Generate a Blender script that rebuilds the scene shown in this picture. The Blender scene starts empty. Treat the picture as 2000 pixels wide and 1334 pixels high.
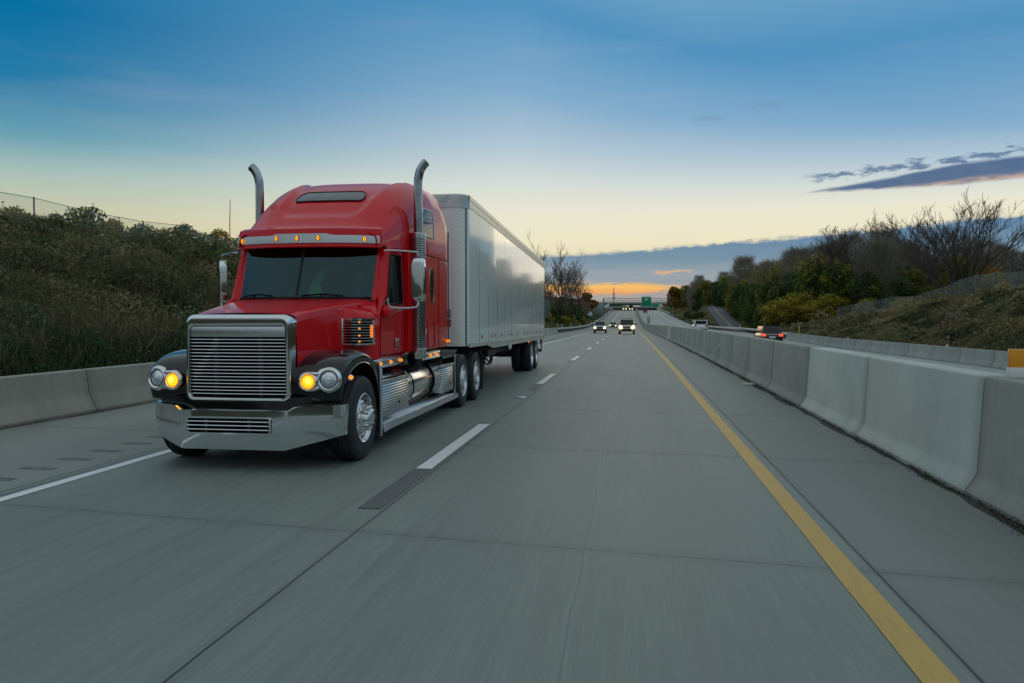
import bpy, bmesh, math, random
import numpy as np
from mathutils import Vector, Matrix
PI = math.pi
R = math.radians
sc = bpy.context.scene
COL = sc.collection

# ------------------------------------------------------------------ node helper
class NB:
    """tiny expression builder on a node tree"""
    def __init__(s, nt): s.nt = nt; s.n = nt.nodes; s.l = nt.links
    def new(s, t, **k):
        n = s.n.new(t)
        for a, b in k.items(): setattr(n, a, b)
        return n
    def put(s, sock, v):
        if isinstance(v, bpy.types.NodeSocket): s.l.new(v, sock)
        elif v is not None: sock.default_value = v
    def m(s, op, a, b=None, c=None, clamp=False):
        n = s.new('ShaderNodeMath', operation=op, use_clamp=clamp)
        s.put(n.inputs[0], a)
        if b is not None: s.put(n.inputs[1], b)
        if c is not None: s.put(n.inputs[2], c)
        return n.outputs[0]
    def add(s, a, b): return s.m('ADD', a, b)
    def sub(s, a, b): return s.m('SUBTRACT', a, b)
    def mul(s, a, b): return s.m('MULTIPLY', a, b)
    def ss(s, x, a, b):        # smoothstep a..b -> 0..1 (a may exceed b)
        n = s.new('ShaderNodeMapRange', interpolation_type='SMOOTHSTEP')
        s.put(n.inputs['Value'], x)
        if a <= b:
            s.put(n.inputs['From Min'], a); s.put(n.inputs['From Max'], b)
            n.inputs['To Min'].default_value = 0; n.inputs['To Max'].default_value = 1
        else:
            s.put(n.inputs['From Min'], b); s.put(n.inputs['From Max'], a)
            n.inputs['To Min'].default_value = 1; n.inputs['To Max'].default_value = 0
        return n.outputs[0]
    def mix(s, f, a, b, mode='MIX'):
        n = s.new('ShaderNodeMix', data_type='RGBA', blend_type=mode)
        s.put(n.inputs[0], f)
        for i, v in ((6, a), (7, b)):
            if isinstance(v, (tuple, list)): v = tuple(v) + ((1,) if len(v) == 3 else ())
            s.put(n.inputs[i], v)
        return n.outputs[2]
    def noise(s, vec, scale, detail=3, rough=0.55, dist=0.0):
        n = s.new('ShaderNodeTexNoise')
        if vec is not None: s.l.new(vec, n.inputs['Vector'])
        n.inputs['Scale'].default_value = scale; n.inputs['Detail'].default_value = detail
        n.inputs['Roughness'].default_value = rough; n.inputs['Distortion'].default_value = dist
        return n.outputs['Fac']
    def xyz(s, v):
        n = s.new('ShaderNodeSeparateXYZ'); s.l.new(v, n.inputs[0]); return n.outputs
    def vec(s, x, y, z):
        n = s.new('ShaderNodeCombineXYZ')
        for i, v in enumerate((x, y, z)): s.put(n.inputs[i], v)
        return n.outputs[0]
    def ramp(s, f, stops, interp='LINEAR'):
        n = s.new('ShaderNodeValToRGB'); s.l.new(f, n.inputs[0]); cr = n.color_ramp
        cr.interpolation = interp
        while len(cr.elements) < len(stops): cr.elements.new(0.5)
        for e, (p, c) in zip(cr.elements, stops):
            e.position = p; e.color = tuple(c) + (1,)
        return n.outputs[0]

def lin(r, g, b):
    f = lambda c: (c/255/12.92) if c/255 <= 0.04045 else ((c/255+0.055)/1.055)**2.4
    return (f(r), f(g), f(b))

# ------------------------------------------------------------------ camera
F = 1555.0
pitch = math.atan(47/F); yaw = math.atan(231/math.hypot(F, 47))
fwd = Vector((-math.sin(yaw)*math.cos(pitch), math.cos(yaw)*math.cos(pitch), -math.sin(pitch)))
rgt = Vector((math.cos(yaw), math.sin(yaw), 0)); upv = rgt.cross(fwd)
cd = bpy.data.cameras.new('camera'); cam = bpy.data.objects.new('camera', cd); COL.objects.link(cam)
cam.matrix_world = Matrix(((rgt.x, upv.x, -fwd.x, 0), (rgt.y, upv.y, -fwd.y, 0), (rgt.z, upv.z, -fwd.z, 1.76), (0, 0, 0, 1)))
cd.sensor_width = 36; cd.lens = F/2000*36; cd.clip_start = 0.05; cd.clip_end = 6000
sc.camera = cam

# ------------------------------------------------------------------ world: dusk sky
world = bpy.data.worlds.new('World'); sc.world = world; world.use_nodes = True
world.node_tree.nodes.clear()
b = NB(world.node_tree)
tc = b.new('ShaderNodeTexCoord').outputs['Generated']
dx, dy, dz = b.xyz(tc)
el = b.mul(b.m('ARCSINE', b.m('MINIMUM', b.m('MAXIMUM', dz, -1.0), 1.0)), 180/PI)
az = b.mul(b.m('ARCTAN2', dx, dy), 180/PI)
P = lambda e: (e+5)/95
el_c = b.add(el, b.m('MINIMUM', b.mul(b.m('MAXIMUM', b.sub(el, 7.0), 0.0), b.mul(b.m('MINIMUM', b.m('MAXIMUM', b.add(az, 8.0), 0.0), 50.0), 0.026)), 4.2))
elf = b.m('DIVIDE', b.add(el, 5.0), 95.0, clamp=True)
elf_c = b.m('DIVIDE', b.add(el_c, 5.0), 95.0, clamp=True)
SKY_C = [(-5,(190,170,140)),(0,(212,198,170)),(3,(228,214,176)),(5.4,(238,230,198)),(7.5,(233,231,210)),(9.5,(214,221,215)),(12,(180,200,213)),(15.5,(132,173,204)),(21.5,(80,145,190)),(25,(105,158,194)),(34,(172,190,200)),(90,(182,190,190))]
SKY_L = [(-5,(185,160,120)),(0,(205,180,130)),(3,(212,190,138)),(5,(214,200,155)),(6.8,(198,201,172)),(9,(165,190,184)),(11,(105,160,178)),(14,(38,125,168)),(18.4,(0,110,160)),(23,(40,125,170)),(34,(165,188,198)),(90,(182,190,190))]
SKY_B = [(-5,(120,125,125)),(0,(104,112,112)),(7,(122,132,135)),(14,(146,160,168)),(24,(168,186,198)),(48,(188,197,200)),(90,(182,190,190))]  # sky behind the camera; this and the zenith brightened as added fill light
cC = b.ramp(elf_c, [(P(e), lin(*c)) for e, c in SKY_C])
cL = b.ramp(elf, [(P(e), lin(*c)) for e, c in SKY_L])
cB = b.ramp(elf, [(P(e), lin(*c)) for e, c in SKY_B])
base = b.mix(b.mul(b.ss(az, -6.0, -42.0), b.ss(az, -110.0, -60.0)), cC, cL)
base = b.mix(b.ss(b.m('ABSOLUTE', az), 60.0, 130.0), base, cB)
# drifting unevenness of the high sky
nv = b.vec(b.mul(az, 0.03), b.mul(el, 0.16), 0.0)
uneven = b.noise(nv, 1.6, 4, 0.5)
base = b.mix(b.mul(b.ss(uneven, 0.5, 0.75), 0.10), base, lin(215, 205, 205))
# low cloud bank whose top edge climbs to the right
ed = b.noise(b.vec(b.mul(az, 0.35), b.mul(el, 1.2), 3.0), 1.3, 6, 0.6)
ed2 = b.noise(b.vec(b.mul(az, 1.4), b.mul(el, 2.5), 7.0), 1.3, 5, 0.6)
top = b.add(b.add(4.92, b.mul(az, 0.060)), b.add(b.mul(b.sub(ed, 0.5), 1.0), b.mul(b.sub(ed2, 0.5), 0.45)))
dtop = b.sub(top, el)
bank = b.mul(b.ss(dtop, -0.06, 0.40), b.ss(az, -17.0, -9.0))
bank = b.mul(bank, b.ss(az, 130.0, 70.0))
bankcol = b.ramp(b.m('DIVIDE', el, 7.0, clamp=True), [(0.0, lin(205,190,170)),(0.2, lin(170,165,160)),(0.3, lin(158,162,165)),(0.46, lin(150,163,172)),(0.6, lin(122,148,166)),(0.78, lin(103,136,165)),(1.0, lin(96,130,165))])
bl = b.noise(b.vec(b.mul(az, 0.16), b.mul(el, 1.5), 9.0), 1.5, 5, 0.55)
bankcol = b.mix(b.mul(b.ss(bl, 0.4, 0.75), 0.22), bankcol, lin(95, 122, 150))
rim = b.mul(b.ss(dtop, 0.35, 0.0), 0.45)
bankcol = b.mix(rim, bankcol, lin(232, 214, 178))
sky = b.mix(bank, base, bankcol)
# burning strip low over the road
st = b.noise(b.vec(b.mul(az, 0.5), b.mul(el, 4.0), 1.0), 1.4, 5, 0.6)
cen = b.add(2.02, b.mul(b.sub(st, 0.5), 0.9))
hw = b.sub(0.43, b.mul(b.m('MAXIMUM', az, 0.0), 0.085))
strip = b.ss(b.sub(hw, b.m('ABSOLUTE', b.sub(el, cen))), -0.16, 0.22)
strip = b.mul(b.mul(strip, 0.92), b.mul(b.ss(az, -14.0, -7.0), b.ss(az, 5.5, 3.2)))
stripcol = b.mix(b.ss(b.sub(el, cen), -0.5, 0.35), lin(238, 160, 100), lin(255, 196, 98))
sky = b.mix(strip, sky, stripcol)
w2 = b.ss(b.sub(0.07, b.m('ABSOLUTE', b.sub(el, b.add(3.15, b.mul(b.sub(st, 0.5), 1.1))))), -0.06, 0.08)
w2 = b.mul(w2, b.mul(b.ss(az, 1.3, 2.2), b.ss(az, 4.6, 3.6)))
sky = b.mix(b.mul(w2, 0.8), sky, lin(250, 185, 110))
# two dark streaks high on the right
wn = b.noise(b.vec(b.mul(az, 0.42), b.mul(el, 1.5), 2.0), 1.2, 6, 0.62, 0.4)
wn2 = b.noise(b.vec(b.mul(az, 0.62), b.mul(el, 2.1), 5.0), 1.2, 6, 0.62)
lo_c = b.add(8.28, b.mul(b.sub(az, 11.0), 0.036))
thick = b.mul(b.sub(az, 11.0), 0.072)
thick = b.m('MINIMUM', b.m('MAXIMUM', thick, -0.2), 0.72)
dl = b.sub(el, b.add(lo_c, b.add(b.mul(thick, 0.35), b.mul(b.sub(wn, 0.5), 0.3))))
lowm = b.mul(b.ss(b.sub(thick, b.m('ABSOLUTE', dl)), -0.05, 0.22), b.ss(az, 10.9, 12.6))
lowcol = b.mix(b.ss(dl, -0.5, -0.15), lin(190, 165, 150), lin(74, 102, 140))
lowcol = b.mix(b.ss(wn2, 0.4, 0.7), lowcol, lin(86, 108, 142))
sky = b.mix(b.mul(lowm, 0.95), sky, lowcol)
up_c = b.add(9.3, b.mul(b.sub(az, 12.5), 0.058))
du = b.m('ABSOLUTE', b.sub(el, b.add(up_c, b.mul(b.sub(wn, 0.5), 0.9))))
upm = b.ss(b.sub(b.add(0.17, b.mul(b.sub(wn2, 0.47), 1.7)), du), -0.06, 0.22)
upm = b.mul(upm, b.ss(az, 11.0, 13.2))
sky = b.mix(b.mul(upm, 0.85), sky, lin(84, 114, 152))
# faint wisps
f1 = b.ss(b.sub(0.16, b.m('ABSOLUTE', b.sub(el, 13.55))), -0.15, 0.12)
f1 = b.mul(f1, b.mul(b.ss(az, 3.8, 5.2), b.ss(az, 6.9, 5.8)))
f2 = b.ss(b.sub(0.16, b.m('ABSOLUTE', b.sub(el, b.add(14.1, b.mul(b.sub(wn, 0.5), 1.0))))), -0.15, 0.12)
f2 = b.mul(f2, b.mul(b.ss(az, 7.3, 8.6), b.ss(az, 10.6, 9.3)))
sky = b.mix(b.mul(b.m('MAXIMUM', f1, f2), 0.22), sky, lin(105, 135, 165))
# physical dusk sky folded in for the light from overhead
nish = b.new('ShaderNodeTexSky', sky_type='NISHITA', sun_disc=False)
nish.sun_elevation = R(2); nish.sun_rotation = R(0)
sky = b.mix(b.mul(b.ss(el, 30.0, 60.0), 0.12), sky, b.mix(1.0, nish.outputs[0], (0.1, 0.1, 0.1), 'MULTIPLY'))
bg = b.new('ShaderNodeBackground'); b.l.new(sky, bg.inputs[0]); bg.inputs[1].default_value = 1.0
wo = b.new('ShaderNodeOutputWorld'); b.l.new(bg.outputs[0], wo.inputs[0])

# ------------------------------------------------------------------ sun: last glow behind the cloud bank
sd = bpy.data.lights.new('sun', 'SUN'); so = bpy.data.objects.new('sun', sd); COL.objects.link(so)
sd.energy = 0.25; sd.angle = R(35); sd.color = (1.0, 0.78, 0.5)
so.rotation_euler = Vector((0.12, -1.0, -0.10)).to_track_quat('-Z', 'Y').to_euler()
so.location = (0, 400, 60)

sc.view_settings.view_transform = 'Standard'; sc.view_settings.look = 'None'
sc.view_settings.exposure = 0; sc.view_settings.gamma = 1
sc.cycles.max_bounces = 8; sc.cycles.transparent_max_bounces = 16
sc.cycles.use_denoising = True

# ------------------------------------------------------------------ object helpers
def tag(o, label=None, cat=None, group=None, kind=None):
    if label: o['label'] = label
    if cat: o['category'] = cat
    if group: o['group'] = group
    if kind: o['kind'] = kind
    return o
def empty(name, loc=(0,0,0), rz=0, label=None, cat=None, group=None):
    o = bpy.data.objects.new(name, None); COL.objects.link(o)
    o.location = loc; o.rotation_euler = (0, 0, rz); o.empty_display_size = 0.3
    return tag(o, label, cat, group)
def kids(o): return [c for c in bpy.data.objects if c.parent == o]
def copy_tree(o, parent=None):
    c = o.copy(); COL.objects.link(c)
    if parent: c.parent = parent
    for ch in list(o.children): copy_tree(ch, c)
    return c

def superloop(hx, hz, n, cnt=24):
    out = []
    for i in range(cnt):
        t = 2*PI*i/cnt
        c, s = math.cos(t), math.sin(t)
        out.append((hx*math.copysign(abs(c)**(2/n), c), hz*math.copysign(abs(s)**(2/n), s)))
    return out

class MB:
    def __init__(s): s.v = []; s.f = []; s.mi = []; s.cur = 0
    def face(s, idx): s.f.append(tuple(idx)); s.mi.append(s.cur)
    def quad(s, a, b_, c, d):
        i = len(s.v); s.v += [tuple(a), tuple(b_), tuple(c), tuple(d)]; s.face((i, i+1, i+2, i+3)); return s
    def box(s, x0, x1, y0, y1, z0, z1, bev=0.0):
        if bev <= 0:
            i = len(s.v)
            s.v += [(x, y, z) for z in (z0, z1) for y in (y0, y1) for x in (x0, x1)]
            for q in ((0,2,3,1),(4,5,7,6),(0,1,5,4),(2,6,7,3),(0,4,6,2),(1,3,7,5)): s.face([i+k for k in q])
        else:
            bm = bmesh.new()
            g = bmesh.ops.create_cube(bm, size=1.0)
            for v in bm.verts: v.co = ((x0+x1)/2+v.co.x*(x1-x0), (y0+y1)/2+v.co.y*(y1-y0), (z0+z1)/2+v.co.z*(z1-z0))
            bmesh.ops.bevel(bm, geom=bm.edges[:], offset=min(bev, .49*min(abs(x1-x0),abs(y1-y0),abs(z1-z0))), segments=2, affect='EDGES', profile=0.5)
            s.addbm(bm)
        return s
    def addbm(s, bm):
        i = len(s.v); bm.verts.ensure_lookup_table(); bm.verts.index_update()
        s.v += [tuple(v.co) for v in bm.verts]
        for f in bm.faces: s.face([i+v.index for v in f.verts])
        bm.free(); return s
    def grid(s, rows, closed_u=False, flip=False):
        """rows: list of lists of points"""
        i = len(s.v); nr = len(rows); nc = len(rows[0])
        for r_ in rows: s.v += [tuple(p) for p in r_]
        for a in range(nr-1):
            for c in range(nc if closed_u else nc-1):
                d = (c+1) % nc
                q = (i+a*nc+c, i+a*nc+d, i+(a+1)*nc+d, i+(a+1)*nc+c)
                s.face(q[::-1] if flip else q)
        return s
    def cap(s, ring, flip=False):
        i = len(s.v); s.v += [tuple(p) for p in ring]
        q = list(range(i, i+len(ring))); s.face(q[::-1] if flip else q); return s
    def loft(s, rings, caps=True):
        s.grid(rings, closed_u=True)
        if caps: s.cap(rings[0], True); s.cap(rings[-1])
        return s
    def tube(s, pts, r, n=8, caps=True, smooth=0):
        pts = [Vector(p) for p in pts]
        rs = list(r) if isinstance(r, (list, tuple)) else [r]*len(pts)
        if smooth:
            np_, nr_ = [], []
            for k in range(len(pts)-1):
                p0, p1, p2, p3 = pts[max(k-1,0)], pts[k], pts[k+1], pts[min(k+2,len(pts)-1)]
                for j in range(smooth):
                    t = j/smooth
                    np_.append(0.5*((2*p1)+(p2-p0)*t+(2*p0-5*p1+4*p2-p3)*t*t+(3*p1-p0-3*p2+p3)*t**3)); nr_.append(rs[k]*(1-t)+rs[k+1]*t)
            np_.append(pts[-1]); nr_.append(rs[-1]); pts, rs = np_, nr_
        rings = []; prev = None
        for k, p in enumerate(pts):
            d = (pts[min(k+1, len(pts)-1)]-pts[max(k-1, 0)]).normalized()
            if prev is None:
                a = d.cross(Vector((0,0,1)) if abs(d.z) < .9 else Vector((1,0,0))).normalized()
            else:
                a = (prev - d*prev.dot(d)).normalized()
            prev = a; c = d.cross(a)
            rings.append([tuple(p+(a*math.cos(2*PI*j/n)+c*math.sin(2*PI*j/n))*rs[k]) for j in range(n)])
        s.grid(rings, closed_u=True)
        if caps: s.cap(rings[0], True); s.cap(rings[-1])
        return s
    def lathe(s, prof, n=48, axis='X', c=(0,0,0), flip=False):
        """prof: (along, radius)"""
        rings = []
        for a, r in prof:
            ring = []
            for j in range(n):
                t = 2*PI*j/n; u, w = r*math.cos(t), r*math.sin(t)
                p = {'X': (a, u, w), 'Y': (u, a, w), 'Z': (u, w, a)}[axis]
                ring.append((p[0]+c[0], p[1]+c[1], p[2]+c[2]))
            rings.append(ring)
        s.grid(rings, closed_u=True, flip=flip); return s
    def cyl(s, r, a0, a1, n=24, axis='X', c=(0,0,0)):
        return s.lathe([(a0, 0.0001), (a0, r), (a1, r), (a1, 0.0001)], n, axis, c)
    def disc(s, center, normal, r, n=20, dome=0.0, rx=None):
        nrm = Vector(normal).normalized(); a = nrm.cross(Vector((0,0,1))).normalized(); c = nrm.cross(a)
        rings = []
        for k in range(6):
            q = 1-k/5.0; h = dome*(1-q*q)
            rings.append([tuple(Vector(center)+nrm*h+(a*math.cos(2*PI*j/n)*(rx or r)+c*math.sin(2*PI*j/n)*r)*max(q,.001)) for j in range(n)])
        s.grid(rings, closed_u=True); return s
    def ring(s, center, normal, r0, r1, h, n=32):
        """round trim ring r0 inner r1 outer, raised by h"""
        nrm = Vector(normal).normalized(); a = nrm.cross(Vector((0,0,1))).normalized(); c = nrm.cross(a)
        prof = [(r1, -h), (r1, 0), (r1*.6+r0*.4, h*.8), (r1*.35+r0*.65, h), (r0, h*.4), (r0, -h)]
        rings = [[tuple(Vector(center)+nrm*hh+(a*math.cos(2*PI*j/n)+c*math.sin(2*PI*j/n))*rr) for j in range(n)] for rr, hh in prof]
        s.grid(rings, closed_u=True); return s
    def build(s, name, mat, parent=None, smooth=True, ang=38, label=None):
        me = bpy.data.meshes.new(name); me.from_pydata(s.v, [], s.f)
        for m_ in (mat if isinstance(mat, (list, tuple)) else [mat]): me.materials.append(m_)
        if any(s.mi): me.polygons.foreach_set('material_index', s.mi)
        bm = bmesh.new(); bm.from_mesh(me)
        bmesh.ops.remove_doubles(bm, verts=bm.verts[:], dist=1e-5)
        bmesh.ops.dissolve_degenerate(bm, edges=bm.edges[:], dist=1e-6)
        bmesh.ops.recalc_face_normals(bm, faces=bm.faces[:])
        bm.to_mesh(me); bm.free()
        me.validate()
        if smooth:
            me.shade_smooth()
            me.set_sharp_from_angle(angle=R(ang))
        o = bpy.data.objects.new(name, me); COL.objects.link(o)
        if parent: o.parent = parent
        if label: o['label'] = label
        return o

def xform(mb, M):
    mb.v = [tuple(M @ Vector(p)) for p in mb.v]; return mb

# ------------------------------------------------------------------ materials
def material(name, color=(0.5,0.5,0.5), rough=0.5, metal=0.0, coat=0.0, emit=None, estr=0.0, var=0.0, vscale=4.0, bump=0.0, bscale=40.0, rvar=0.0, trans=0.0, spec=0.5):
    m_ = bpy.data.materials.new(name); m_.use_nodes = True
    nt = m_.node_tree; b_ = NB(nt); p = nt.nodes['Principled BSDF']
    p.inputs['Base Color'].default_value = tuple(color)+(1,)
    p.inputs['Roughness'].default_value = rough; p.inputs['Metallic'].default_value = metal
    p.inputs['Coat Weight'].default_value = coat; p.inputs['Coat Roughness'].default_value = 0.04
    p.inputs['Specular IOR Level'].default_value = spec
    p.inputs['Transmission Weight'].default_value = trans
    if emit: p.inputs['Emission Color'].default_value = tuple(emit)+(1,); p.inputs['Emission Strength'].default_value = estr
    if var or bump or rvar:
        co = b_.new('ShaderNodeTexCoord').outputs['Object']
        n1 = b_.noise(co, vscale, 5, 0.6)
        if var:
            c2 = tuple(min(1, c*(1-var)) for c in color); c3 = tuple(min(1, c*(1+var)) for c in color)
            nt.links.new(b_.mix(b_.ss(n1, 0.3, 0.7), c2, c3), p.inputs['Base Color'])
        if rvar: nt.links.new(b_.add(rough, b_.mul(b_.sub(b_.noise(co, vscale*1.7, 5, 0.65), 0.45), rvar)), p.inputs['Roughness'])
        if bump:
            bn = b_.new('ShaderNodeBump'); bn.inputs['Strength'].default_value = bump; bn.inputs['Distance'].default_value = 0.02
            nt.links.new(b_.noise(co, bscale, 4, 0.6), bn.inputs['Height']); nt.links.new(bn.outputs[0], p.inputs['Normal'])
    return m_
# ------------------------------------------------------------------ road profile and terrain
_py = np.array([-200,-50,30,60,80,99,114,150,192,230,265,300,350,400,450,500,560,620,700,900,1300,3000.])
_pz = np.array([0,0,0,-.12,-.24,-.36,-.47,-.72,-.85,-.35,.35,1.2,2.7,4.1,5.25,6.1,6.75,6.9,6.4,3,2,2.])
def _smooth_profile():
    ys = np.arange(-200, 3001, 2.0); zs = np.interp(ys, _py, _pz)
    k = np.hanning(25); k /= k.sum()
    zz = np.convolve(np.pad(zs, 12, 'edge'), k, 'valid')
    return ys, zz
PY, PZ = _smooth_profile()
def rz(y): return np.interp(y, PY, PZ)
def opp(y): return -0.55*(1-np.clip((np.asarray(y, float)-72)/50, 0, 1))   # the other carriageway lies a little lower
def sstep(t): t = np.clip(t, 0, 1); return t*t*(3-2*t)
def vnoise(x, y, s, seed=0):
    """cheap smooth value noise, vectorised"""
    x = np.asarray(x, float)/s; y = np.asarray(y, float)/s
    xi = np.floor(x); yi = np.floor(y); fx = x-xi; fy = y-yi
    fx = fx*fx*(3-2*fx); fy = fy*fy*(3-2*fy)
    def h(a, c): q = np.sin(a*127.1+c*311.7+seed*74.7)*43758.5453; return q-np.floor(q)
    return (h(xi, yi)*(1-fx)+h(xi+1, yi)*fx)*(1-fy)+(h(xi, yi+1)*(1-fx)+h(xi+1, yi+1)*fx)*fy
# side road ribbon (x, y, z, half width)
SR = np.array([(17.9,128,-1.6,2.0),(19.2,150,-1.45,2.2),(21.5,170,-1.15,2.3),(23.3,200,0.7,2.4),(25.2,235,2.9,2.4),(28.0,275,4.6,2.4),(33,330,6.0,2.4),(45,420,8.0,2.4)])
def terrain(x, y):
    x = np.asarray(x, float); y = np.asarray(y, float)
    base = rz(y)
    # left bank
    HL = np.interp(y, [-50,60,105,150,260,420,500,700], [4.7,4.8,4.0,3.3,4.5,4.5,4.2,2.0])
    t = (-10.7-x)/15.0
    left = base + .45*sstep((-10.6-x)/.8) + HL*np.clip(t,0,1)**.92*.93 + .05*np.clip(-26-x, 0, 60)
    # right bank
    HR = np.interp(y, [-50,30,60,78,92,110,150,300,500,700], [4.4,4.2,3.9,3.1,2.2,2.0,2.0,3.4,4.0,2.0])
    tr = (x-17.3)/11.0
    right = base + opp(y)*np.clip(1-tr, 0, 1) + HR*sstep(tr*.9+.04)*1.0 + .03*np.clip(x-30, 0, 60)
    z = np.where(x < -10.5, left, np.where(x > 17.2, right, base - 0.25 + np.where(x > 3.9, opp(y), 0)))
    # side road cutting
    cx = np.interp(y, SR[:,1], SR[:,0]); cz = np.interp(y, SR[:,1], SR[:,2])
    w = (1-sstep((np.abs(x-cx)-2.8)/5.0))*((y > 122) & (x > 17.2))*np.clip((y-122)/14, 0, 1)
    z = z*(1-w)+(cz-.06)*w
    nz = (vnoise(x, y, 2.3, 1)-.5)*.5+(vnoise(x, y, 6.1, 2)-.5)*.8
    far = ((x < -11.2) | (x > 18.5))*(1-w)*np.clip((np.abs(x-3.4)-14)/3, 0, 1)
    z = z + nz*far
    hills = 14*sstep((y-1100)/900)*(vnoise(x, y*0, 260, 5)*1.1+.35+.35*vnoise(x, y*0, 60, 6)+.1*vnoise(x,y*0,22,8))*1.9
    return z + hills

xs = np.unique(np.concatenate([np.array([-900,-600,-420,-300,-220,-160,-120,-90,-70,-58,-50,-44,-38,-34,-31]), np.arange(-29,-10.9,.6), [-10.75,-10.6,-10.4,-5,0,3.85,3.95,8,13,17.1,17.25,17.4], np.arange(17.9,32,.8), [33,35,38,42,47,53,60,70,85,110,150,200,280,400,600,900]]))
ys = np.unique(np.concatenate([[-120,-80,-50,-30,-15], np.arange(-6,60,.9), np.arange(60,130,2), np.arange(130,330,5), np.arange(330,700,14), [720,760,820,900,1000,1100,1200], np.arange(1260,2400,60), [2600,3000,3600]]))
def rnd_mesh(name, V, Fc, mats, parent=None, smooth=True, col=None, mi=None):
    me = bpy.data.meshes.new(name)
    V = np.asarray(V, np.float32); Fc = np.asarray(Fc, np.int32); k = Fc.shape[1]; n = len(Fc)
    me.vertices.add(len(V)); me.vertices.foreach_set('co', V.ravel())
    me.loops.add(n*k); me.loops.foreach_set('vertex_index', Fc.ravel())
    me.polygons.add(n); me.polygons.foreach_set('loop_start', np.arange(0, n*k, k, dtype=np.int32))
    if mi is not None: me.polygons.foreach_set('material_index', np.asarray(mi, np.int32))
    for m_ in mats: me.materials.append(m_)
    me.update(calc_edges=True)
    if col is not None:
        a = me.color_attributes.new('Col', 'FLOAT_COLOR', 'POINT'); c4 = np.ones((len(V), 4), np.float32); c4[:, :3] = col
        a.data.foreach_set('color', c4.ravel())
    if smooth: me.shade_smooth()
    o = bpy.data.objects.new(name, me); COL.objects.link(o)
    if parent: o.parent = parent
    return o
def sheet(name, xfun, ylist, zoff, mat, parent=None, lift=0.0):
    """strip across list of x (may depend on y) following the road"""
    rows = []
    for y in ylist:
        X = xfun(y); rows.append([(x, y, float(rz(y))+(float(opp(y)) if zoff else 0)+lift) for x in X])
    mb = MB(); mb.grid(rows); return mb.build(name, mat, parent)

# ---- ground material
def ground_mat():
    m_ = bpy.data.materials.new('grass_soil'); m_.use_nodes = True; b_ = NB(m_.node_tree); p = m_.node_tree.nodes['Principled BSDF']
    pos = b_.new('ShaderNodeNewGeometry').outputs['Position']
    n1 = b_.noise(pos, .35, 5, .65); n2 = b_.noise(pos, 3.2, 6, .7); n3 = b_.noise(pos, .06, 3, .6)
    c = b_.mix(b_.ss(n1, .35, .65), (.085,.070,.045), (.050,.065,.030))
    c = b_.mix(b_.mul(b_.ss(n2, .45, .75), .7), c, (.095,.080,.052))
    c = b_.mix(b_.mul(b_.ss(n3, .45, .7), .5), c, (.020,.030,.014))
    b_.l.new(c, p.inputs['Base Color']); p.inputs['Roughness'].default_value = .95; p.inputs['Specular IOR Level'].default_value = .15
    bn = b_.new('ShaderNodeBump'); bn.inputs['Strength'].default_value = .9; bn.inputs['Distance'].default_value = .2
    b_.l.new(n2, bn.inputs['Height']); b_.l.new(bn.outputs[0], p.inputs['Normal'])
    return m_
GX, GY = np.meshgrid(xs, ys); GZ = terrain(GX, GY)
nx, ny = len(xs), len(ys)
idx = np.arange(nx*ny).reshape(ny, nx)
Fq = np.stack([idx[:-1,:-1], idx[:-1,1:], idx[1:,1:], idx[1:,:-1]], -1).reshape(-1, 4)
tag(rnd_mesh('ground', np.stack([GX, GY, GZ], -1).reshape(-1, 3), Fq, [ground_mat()]), kind='structure')

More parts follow.
